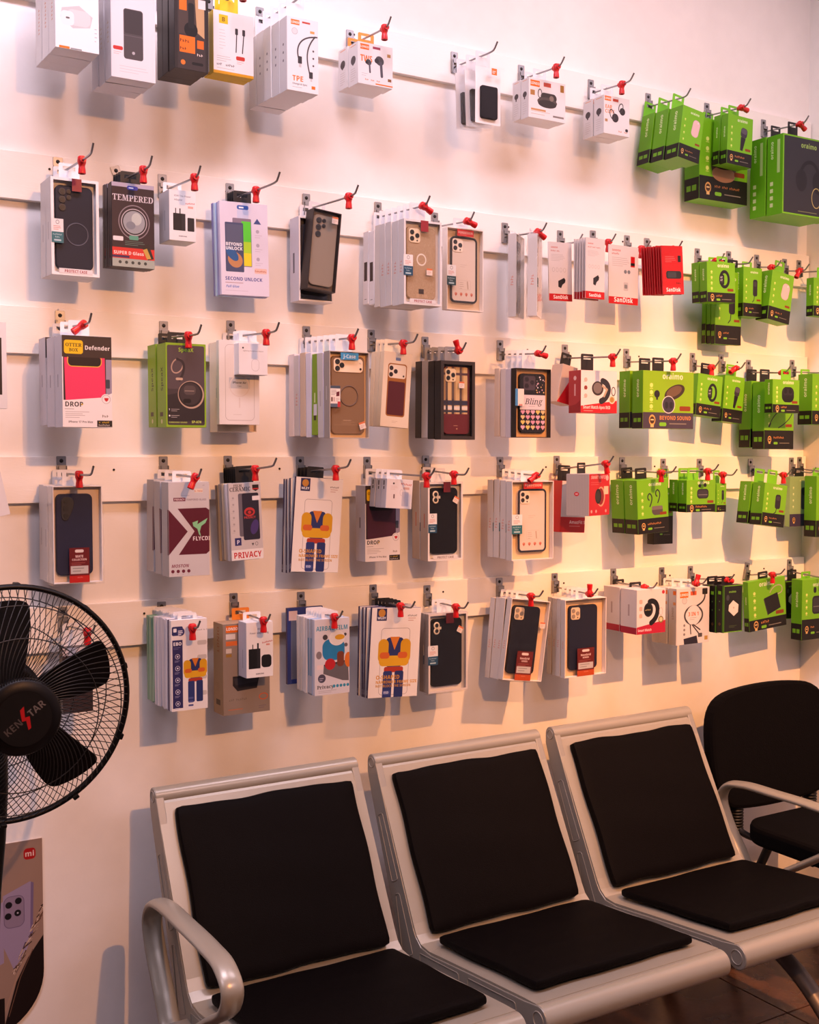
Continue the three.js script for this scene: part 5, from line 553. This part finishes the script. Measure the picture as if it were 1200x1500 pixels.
pack(h, 'phone_case_box', 'tilted bagged window box with a black phone case', 'phone case', [743, 879, 800, 997], { n: 4, xb: 714, roll: -8, backRoll: 0.05, kind: 'win', lip: 0.0025, shell: 0xe4d8cc, insert: 0xd6b68e, case: { w: 0.7, h: 0.84, x: -0.04, color: 0x14121a, cam: 'tri', island: 0xd0b894, lens: 0x8a7a68 }, foot: neoFoot, footx: 0.04, price, pricex: 0.36, pricey: 0.2, sleeve: 1, sideArt: caseSide });
h = hook('upright box with the dark blue phone case, lowest row', [813, 845], [876, 863], [864, 868, 180]);
pack(h, 'phone_case_box', 'upright window box with a dark blue phone case, lowest row', 'phone case', [828, 877, 888, 990], { n: 4, xb: 801, kind: 'win', lip: 0.0025, shell: 0xe4d8cc, insert: 0xd6b68e, case: { w: 0.68, h: 0.83, x: -0.02, color: 0x1b1c2c, cam: 'tri', island: 0xd0b894, lens: 0x8a7a68 }, foot: neoFoot, footx: 0.02, sideArt: caseSide });
h = hook('white smart watch boxes with red foot', [899, 838], [963, 854], [945, 860, 66]);
pack(h, 'smart_watch_box', 'white box with a black smart watch and crimson foot', 'box', [933, 863, 975, 928], { n: 2, xb: 883, th: 0.07, art: A.watchWhite, body: 0xe0d6d0, sideArt: A.watchWhiteSide, tab: 'black' });
h = hook('white three-way cable boxes', [970, 836], [1036, 848], [1020, 850, 160]);
pack(h, 'cable_box', 'white box with a coiled three-way cable', 'box', [991, 861, 1039, 943], { n: 3, xb: 954, art: A.threein1, body: 0xd9cdc0, sideArt: A.threeSide, tab: 'white' });
h = hook('black boxes with thin green edges', [1012, 834], [1076, 842], [1064, 846, 80]);
pack(h, 'charger_box', 'black box with thin green edges', 'box', [1060, 857, 1088, 926], { n: 3, xb: 1028, art: A.blackGreen, body: 0x1a1a16, sideArt: A.blackSide, tab: 'black' });
h = hook('green box with the black hard drive print', [1095, 829], [1150, 834], [1132, 841], { tilt: -0.2 });
pack(h, 'power_bank_box', 'green box with a black block and cable', 'box', [1097, 848, 1151, 921], { T: 0.022, roll: 4, art: greenArt('drive', 'POWER', { band: 0.22, lx: 50 }), body: 'green', sideArt: greenSide, tab: 'black' });
h = hook('green box at the corner, lowest row', [1157, 824], [1214, 840]);
pack(h, 'charger_box', 'black box behind the corner box, lowest row', 'box', [1150, 851, 1170, 906], { T: 0.02, z: 0.06, art: A.blackGreen, body: 0x1a1a16, tab: 'black' });
pack(h, 'earbud_box', 'green box hanging against the corner, lowest row', 'box', [1175, 848, 1216, 936], { T: 0.045, z: 0.13, art: greenArt('speaker', 'BOX', { band: 0.34 }), body: 'green', sideArt: greenSide, tab: 'green' });
// ---------------------------------------------------------------- three-seat waiting bench
const silver = std(0xa09a8c, 0.3, { metalness: 0.25 }), casting = std(0x96938b, 0.42, { metalness: 0.3 });
const leatherBump = noiseTexture(256, (u, v) => { const k = 120 + (nl(u, v) - 0.5) * 90 + (n60(u, v) - 0.5) * 60; return [k, k, k]; }, 5, false);
const leather = new THREE.MeshPhysicalMaterial({ color: 0x070404, roughness: 0.6, specularIntensity: 0.13, bumpMap: leatherBump, bumpScale: 0.0006 });
const fabric = new THREE.MeshPhysicalMaterial({ color: 0x070505, roughness: 0.95, specularIntensity: 0.2, bumpMap: leatherBump, bumpScale: 0.0008 });
function pad(w, hgt, t, r, bulge, seed) {
  const g = new THREE.BoxGeometry(w, hgt, t, 28, 28, 6), p = g.attributes.position, q = V(), d = V();
  for (let i = 0; i < p.count; i++) {
    d.fromBufferAttribute(p, i); q.set(THREE.MathUtils.clamp(d.x, -w / 2 + r, w / 2 - r), THREE.MathUtils.clamp(d.y, -hgt / 2 + r, hgt / 2 - r), THREE.MathUtils.clamp(d.z, -t / 2 + r, t / 2 - r));
    d.sub(q); if (d.lengthSq() > 0) d.normalize().multiplyScalar(r); d.add(q);
    const u = d.x / w * 2, v = d.y / hgt * 2, e = (1 - u * u) * (1 - v * v);
    d.y += Math.sin(u * 5 + seed) * 0.0022 * Math.abs(v) + Math.sin(u * 11 + seed * 3) * 0.001 * Math.abs(v); d.x += Math.sin(v * 6 + seed * 2) * 0.0018 * Math.abs(u);
    if (d.z > 0) d.z += bulge * e + Math.sin(v * 9 + u * 2 + seed) * 0.0008 * e;
    p.setXYZ(i, d.x, d.y, d.z);
  }
  g.computeVertexNormals(); return g;
}
const zy = (pts) => { const s = new THREE.Shape(); pts.forEach(([z, y], i) => (i ? s.lineTo(-z, y) : s.moveTo(-z, y))); return s; };   // a (z, y) outline, extruded along x
const alongX = (shape, width, bevel = 0) => extrude(shape, width - 2 * bevel, bevel, 4).translate(0, 0, bevel).rotateY(Math.PI / 2);
const arc = (cz, cy, r, a0, a1, n = 8) => Array.from({ length: n + 1 }, (_, i) => { const a = (a0 + (a1 - a0) * i / n) * Math.PI / 180; return [cz + r * Math.cos(a), cy + r * Math.sin(a)]; });
{
  const bench = thing('waiting_bench', 'three-seat silver steel waiting bench with black padded seats', 'bench'), BX = 1.74, BZ = 0.5; bench.position.set(BX, 0, BZ);
  const UW = 0.535, pitch = 0.584;
  const seatPath = [[0.146, 0.772], [0.165, 0.755], [0.25, 0.594], [0.345, 0.412], [0.36, 0.388], [0.382, 0.372], [0.42, 0.368], [0.6, 0.388], [0.8, 0.409], [0.84, 0.412]];
  const offs = (d) => seatPath.map(([z, y], i) => { const a = seatPath[Math.max(0, i - 1)], b = seatPath[Math.min(seatPath.length - 1, i + 1)], L = Math.hypot(b[0] - a[0], b[1] - a[1]); return [z - (b[1] - a[1]) / L * d, y + (b[0] - a[0]) / L * d]; });
  const sheet = alongX(zy([...offs(0.004), ...offs(-0.005).reverse()]), UW - 0.004);
  const roll = (cz, cy, r, len) => new THREE.CylinderGeometry(r, r, len, 28).rotateZ(Math.PI / 2).translate(len / 2, cy, cz);
  const shellGeo = merge([sheet, roll(0.143, 0.768, 0.0215, UW - 0.004), roll(0.849, 0.386, 0.03, UW - 0.004)]);
  const sideGeo = alongX(zy([...arc(0.143, 0.768, 0.019, 5, 180, 10), [0.124, 0.742], [0.143, 0.69], [0.222, 0.5], [0.264, 0.4], [0.285, 0.33], [0.305, 0.288], [0.35, 0.278], [0.42, 0.298], [0.6, 0.33], [0.74, 0.352], [0.795, 0.355], ...arc(0.849, 0.386, 0.0275, 225, 450, 12), [0.8, 0.405], [0.6, 0.384], [0.43, 0.364], [0.384, 0.367], [0.36, 0.384], [0.347, 0.402], [0.249, 0.59]]), 0.02, 0.002);
  const ribLoop = (pts) => tube(pts.map(([z, y]) => [0, y, z]), 0.0016, 60, 5, true);
  const slot = (a, b, wa, wb) => { const L = Math.hypot(b[0] - a[0], b[1] - a[1]), nz = -(b[1] - a[1]) / L, ny = (b[0] - a[0]) / L, m = (t, s) => [a[0] + (b[0] - a[0]) * t + nz * s * (wa + (wb - wa) * t), a[1] + (b[1] - a[1]) * t + ny * s * (wa + (wb - wa) * t)]; return [m(0, -1), m(0.02, -1), m(0.5, -1), m(0.98, -1), m(1, -1), m(1, 1), m(0.98, 1), m(0.5, 1), m(0.02, 1), m(0, 1)]; };
  const ribs = [slot([0.19, 0.645], [0.262, 0.497], 0.011, 0.015), slot([0.276, 0.465], [0.325, 0.33], 0.01, 0.025), slot([0.385, 0.334], [0.55, 0.354], 0.02, 0.015), slot([0.59, 0.358], [0.77, 0.38], 0.015, 0.011)].map(ribLoop);
  const capGeo = new THREE.TorusGeometry(0.0125, 0.0016, 6, 28).rotateY(Math.PI / 2), cap2 = new THREE.TorusGeometry(0.017, 0.0018, 6, 28).rotateY(Math.PI / 2);
  for (let i = 0; i < 3; i++) {
    const x0 = 0.873 + pitch * i - BX;
    part('seat_shell', shellGeo, silver, bench).position.set(x0 + 0.002, 0, -BZ);
    for (const [sx, face] of [[0, -1], [UW - 0.02, 1]]) {
      const f = part('side_frame', sideGeo, casting, bench); f.position.set(x0 + sx, 0, -BZ);
      const fx = face < 0 ? 0 : 0.02;
      for (const r of ribs) part('raised_rib', r, casting, f).position.x = fx;
      part('end_ring', capGeo, casting, f).position.set(fx, 0.768, 0.143); part('end_ring', cap2, casting, f).position.set(fx, 0.386, 0.849);
    }
    const bp = part('back_pad', pad(0.462, 0.402, 0.028, 0.011, 0.006, i * 2.1 + 0.4), leather, bench, 'black leatherette back pad'); bp.position.set(x0 + UW / 2 + 0.002, 0.562 + 0.008, 0.2645 + 0.0155 - BZ); bp.rotation.x = -0.4992;
    const sp = part('seat_pad', pad(0.462, 0.392, 0.024, 0.01, 0.005, i * 1.7 + 3), leather, bench, 'black leatherette seat pad'); sp.position.set(x0 + UW / 2 - 0.004, 0.3955 + 0.0145, 0.605 - BZ); sp.rotation.x = -Math.PI / 2 - 0.103;
  }
  const armPts = [[0.36, 0.315], [0.31, 0.38], [0.255, 0.46], [0.235, 0.52], [0.262, 0.562], [0.32, 0.577], [0.44, 0.58], [0.58, 0.58], [0.66, 0.572], [0.7, 0.54], [0.685, 0.497], [0.6, 0.44], [0.5, 0.375], [0.42, 0.325]];
  const armGeo = tube(armPts.map(([z, y]) => [0, y, z]), 0.0105, 140, 14, true).scale(2.3, 1, 1);
  for (const x of [0.838, 2.634]) { const a = part('armrest', armGeo, silver, bench); a.position.set(x - BX, 0, -BZ); part('mount', box(0.05, 0.03, 0.05), casting, a).position.set(x < 1 ? 0.02 : -0.02, 0.318, 0.385); }
  part('beam', rbox(1.72, 0.045, 0.06, 0.006, 2), casting, bench).position.set(0, 0.285, 0.44 - BZ);
  const legMat = std(0x6e6763, 0.4, { metalness: 0.35 });
  for (const x of [1.16, 2.42]) {
    const lg = part('leg', merge([tube([[0, 0.275, 0.44], [0, 0.255, 0.6], [0, 0.2, 0.72], [0, 0.1, 0.83], [0, 0.02, 0.875]], 0.018, 30, 12).scale(1.5, 1, 1), tube([[0, 0.275, 0.44], [0, 0.2, 0.36], [0, 0.1, 0.27], [0, 0.02, 0.225]], 0.018, 20, 12).scale(1.5, 1, 1)]), legMat, bench); lg.position.set(x - BX, 0, -BZ);
    for (const z of [0.877, 0.223]) part('foot', new THREE.CylinderGeometry(0.024, 0.027, 0.022, 16), M.black, lg).position.set(0, 0.011, z);
    part('bracket', box(0.06, 0.035, 0.24), casting, lg).position.set(0, 0.318, 0.5);
  }
}
// ---------------------------------------------------------------- black visitor chair in the corner
{
  const c = thing('visitor_chair', 'black upholstered visitor chair in the corner beyond the bench', 'chair'); c.position.set(2.9, 0, 0.42);
  const bs = new THREE.Shape(); bs.moveTo(-0.19, -0.16); bs.bezierCurveTo(-0.25, -0.15, -0.262, -0.09, -0.262, 0); bs.bezierCurveTo(-0.262, 0.11, -0.25, 0.165, -0.15, 0.178); bs.bezierCurveTo(-0.06, 0.19, 0.06, 0.19, 0.15, 0.178); bs.bezierCurveTo(0.25, 0.165, 0.262, 0.11, 0.262, 0); bs.bezierCurveTo(0.262, -0.09, 0.25, -0.15, 0.19, -0.16); bs.bezierCurveTo(0.1, -0.175, -0.1, -0.175, -0.19, -0.16);
  const back = part('backrest', extrude(bs, 0.022, 0.012, 10).translate(0, 0, -0.011), fabric, c); back.position.set(0, 0.636, -0.235); back.rotation.x = -0.14;
  const seat = part('seat', extrude(rshape(0.43, 0.42, 0.09), 0.03, 0.014, 8).rotateX(-Math.PI / 2), fabric, c); seat.position.set(0, 0.402, 0.06);
  for (const s of [-1, 1]) {
    part('back_bar', tube([[s * 0.17, 0.39, -0.08], [s * 0.17, 0.392, -0.19], [s * 0.17, 0.42, -0.222], [s * 0.17, 0.56, -0.232]], 0.011, 24, 8), M.black, c);
    const bl = part('bellows', merge(Array.from({ length: 9 }, (_, k) => new THREE.TorusGeometry(0.02, 0.005, 6, 16).rotateX(Math.PI / 2).translate(0, k * 0.0095, 0))), M.black, c); bl.position.set(s * 0.17, 0.4, -0.218);
    part('leg', tube([[s * 0.195, 0.011, 0.27], [s * 0.195, 0.2, 0.245], [s * 0.195, 0.37, 0.225], [s * 0.195, 0.398, 0.205], [s * 0.195, 0.398, 0.15], [s * 0.195, 0.394, -0.1]], 0.0135, 48, 10).scale(1, 1, 1), M.black, c);
    part('leg', tube([[s * 0.195, 0.011, -0.22], [s * 0.195, 0.2, -0.15], [s * 0.195, 0.394, -0.06]], 0.0135, 20, 10), M.black, c);
  }
  part('cross_bar', new THREE.CylinderGeometry(0.011, 0.011, 0.4, 10).rotateZ(Math.PI / 2), M.black, c).position.set(0, 0.388, 0.1);
}
// ---------------------------------------------------------------- pedestal fan
{
  const fan = thing('pedestal_fan', 'black pedestal fan with wire guard in front of the wall', 'fan'), FX = 0.452, FZ = 0.43; fan.position.set(FX, 0, FZ);
  const gloss = new THREE.MeshPhysicalMaterial({ color: 0x080607, roughness: 0.42, specularIntensity: 0.4 }), wire = std(0x0c0a0a, 0.4), C = V(0.478, 1.095, 0.504), rel = V(C.x - FX, C.y, C.z - FZ), R = 0.223;
  const at = (m) => { m.position.copy(rel); m.rotation.x = 0.05; return m; };
  part('base', new THREE.LatheGeometry([[0.001, 0.045], [0.03, 0.045], [0.05, 0.035], [0.17, 0.024], [0.195, 0.012], [0.2, 0.0], [0.001, 0]].map((p) => new THREE.Vector2(...p)), 40), gloss, fan);
  part('pole', new THREE.CylinderGeometry(0.0125, 0.0125, 0.62, 16).translate(0, 0.35, 0), gloss, fan);
  part('neck', new THREE.LatheGeometry([[0.0126, 0.6], [0.016, 0.64], [0.02, 0.72], [0.03, 0.82], [0.036, 0.92], [0.036, 1.02], [0.028, 1.06], [0.001, 1.065]].map((p) => new THREE.Vector2(...p)), 24), gloss, fan);
  at(part('motor_housing', new THREE.LatheGeometry([[0.001, -0.19], [0.04, -0.185], [0.065, -0.165], [0.074, -0.12], [0.074, -0.06], [0.06, -0.05], [0.001, -0.05]].map((p) => new THREE.Vector2(...p)), 32).rotateX(Math.PI / 2), gloss, fan));
  at(part('guard_ring', new THREE.TorusGeometry(R, 0.0056, 8, 96).scale(1, 1, 1.5), gloss, fan));
  const guard = (sign, twist) => {
    const list = [], N = 92;
    for (let k = 0; k < N; k++) {
      const a0 = k / N * Math.PI * 2, pts = [];
      for (let j = 0; j <= 9; j++) { const u = j / 9, r = R - 0.003 - (R - 0.07) * u, a = a0 + twist * Math.pow(u, 1.25), z = sign * (0.012 + (sign > 0 ? 0.088 : 0.075) * Math.pow(Math.sin(Math.min(1, u * 1.12) * Math.PI / 2), 0.8)); pts.push([r * Math.cos(a), r * Math.sin(a), z]); }
      list.push(tube(pts, 0.00085, 14, 4));
    }
    for (const [r, z] of [[0.196, 0.052], [0.142, 0.088]]) list.push(new THREE.TorusGeometry(r, 0.0011, 4, 72).translate(0, 0, sign * z * (sign > 0 ? 1 : 0.88)));
    return merge(list);
  };
  for (const [n, s, t] of [['front_guard', 1, 0.62], ['rear_guard', -1, -0.62]]) at(part(n, guard(s, t), wire, fan)).userData.kind = 'stuff';
  for (let k = 0; k < 10; k++) { const a = (k * 36 + 14) * Math.PI / 180, cl = at(part('clip', rbox(0.012, 0.007, 0.018, 0.002), gloss, fan)); cl.position.x += Math.cos(a) * (R + 0.003); cl.position.y += Math.sin(a) * (R + 0.003); cl.rotation.z = a + Math.PI / 2; }
  const bs = new THREE.Shape(); bs.moveTo(0.045, -0.028); bs.bezierCurveTo(0.08, -0.042, 0.13, -0.056, 0.17, -0.057); bs.bezierCurveTo(0.186, -0.056, 0.19, -0.048, 0.194, -0.03); bs.bezierCurveTo(0.199, -0.01, 0.2, 0.02, 0.196, 0.04); bs.bezierCurveTo(0.193, 0.05, 0.188, 0.052, 0.178, 0.051); bs.bezierCurveTo(0.14, 0.046, 0.08, 0.037, 0.045, 0.029);
  const bladeGeo = extrude(bs, 0.0024, 0.0005, 10);
  for (let k = 0; k < 5; k++) { const piv = part('blade', bladeGeo.clone().rotateX(0.42).rotateZ((22 + k * 72) * Math.PI / 180).translate(0, 0, 0.005), gloss, fan); at(piv); }
  at(part('blade_hub', new THREE.CylinderGeometry(0.05, 0.055, 0.05, 28).rotateX(Math.PI / 2), gloss, fan));
  const badgeDisc = at(part('front_badge', new THREE.LatheGeometry([[0.001, 0.111], [0.05, 0.109], [0.066, 0.104], [0.0715, 0.096], [0.0715, 0.09], [0.001, 0.09]].map((p) => new THREE.Vector2(...p)), 40).rotateX(Math.PI / 2), gloss, fan));
  const q = cell(0.125, 0.125, (g, H) => { g.bg('#0b0909'); g.c.save(); g.c.translate(50, H / 2); g.c.rotate(-0.66); g.t('KEN', -33, 5, 15, '#4e4846').p([[4, -14], [12, -15], [3, -1], [9, 2], [0, 17], [-5, 17], [1, 4], [-4, 1]], '#b3161c').t('TAR', 9, 5, 15, '#6d6665').c.restore(); });
  const face = part('nameplate', (() => { const g = new THREE.CircleGeometry(0.05, 32), p = g.attributes.position, uv = g.attributes.uv; for (let i = 0; i < p.count; i++) uv.setXY(i, q.u0 + (p.getX(i) / 0.125 + 0.5) * (q.u1 - q.u0), q.v0 + (p.getY(i) / 0.125 + 0.5) * (q.v1 - q.v0)); return g.translate(0, 0, 0.1116); })(), q.mat, badgeDisc, 'grey and red maker lettering');
}
// ---------------------------------------------------------------- phone poster panel low on the wall
{
  const w = 0.3, hh = 0.45, p = thing('poster_panel', 'phone poster panel with a red logo, fixed low on the wall', 'poster'); p.position.set(0.653 - w / 2, 0.22, 0);
  const s = new THREE.Shape(); s.moveTo(-w / 2, hh / 2); s.lineTo(w / 2, hh / 2); s.lineTo(w / 2, -hh / 2 + 0.14); s.absarc(w / 2 - 0.14, -hh / 2 + 0.14, 0.14, 0, -Math.PI / 2, true); s.lineTo(-w / 2 + 0.14, -hh / 2); s.absarc(-w / 2 + 0.14, -hh / 2 + 0.14, 0.14, -Math.PI / 2, -Math.PI, true); s.closePath();
  part('board', extrude(s, 0.004).translate(0, hh / 2, 0.0), std(0xb9a79a, 0.6), p);
  const q = cell(w, hh, (g, H) => { g.bg('#a58a7a').p([[0, H * 0.5], [76, H * 0.28], [76, H * 0.6], [0, H * 0.8]], '#a596b4').r(0, H * 0.8, 100, H * 0.2, '#1c1110'); g.c.save(); g.c.beginPath(); g.c.rect(70, 0, 31, H); g.c.clip(); g.c.translate(70, 0); g.c.scale(0.3, 0.3); const g2 = new Pen(g.c, H / 0.3); A.mi(g2, H * 3.2); g2.r(0, H * 3.19, 102, H * 0.4, '#1c1110'); g.c.restore(); });
  part('poster_print', printShape(s, w, hh, q).translate(0, hh / 2, 0.0044), q.mat, p);
}
renderer.render(scene, camera);
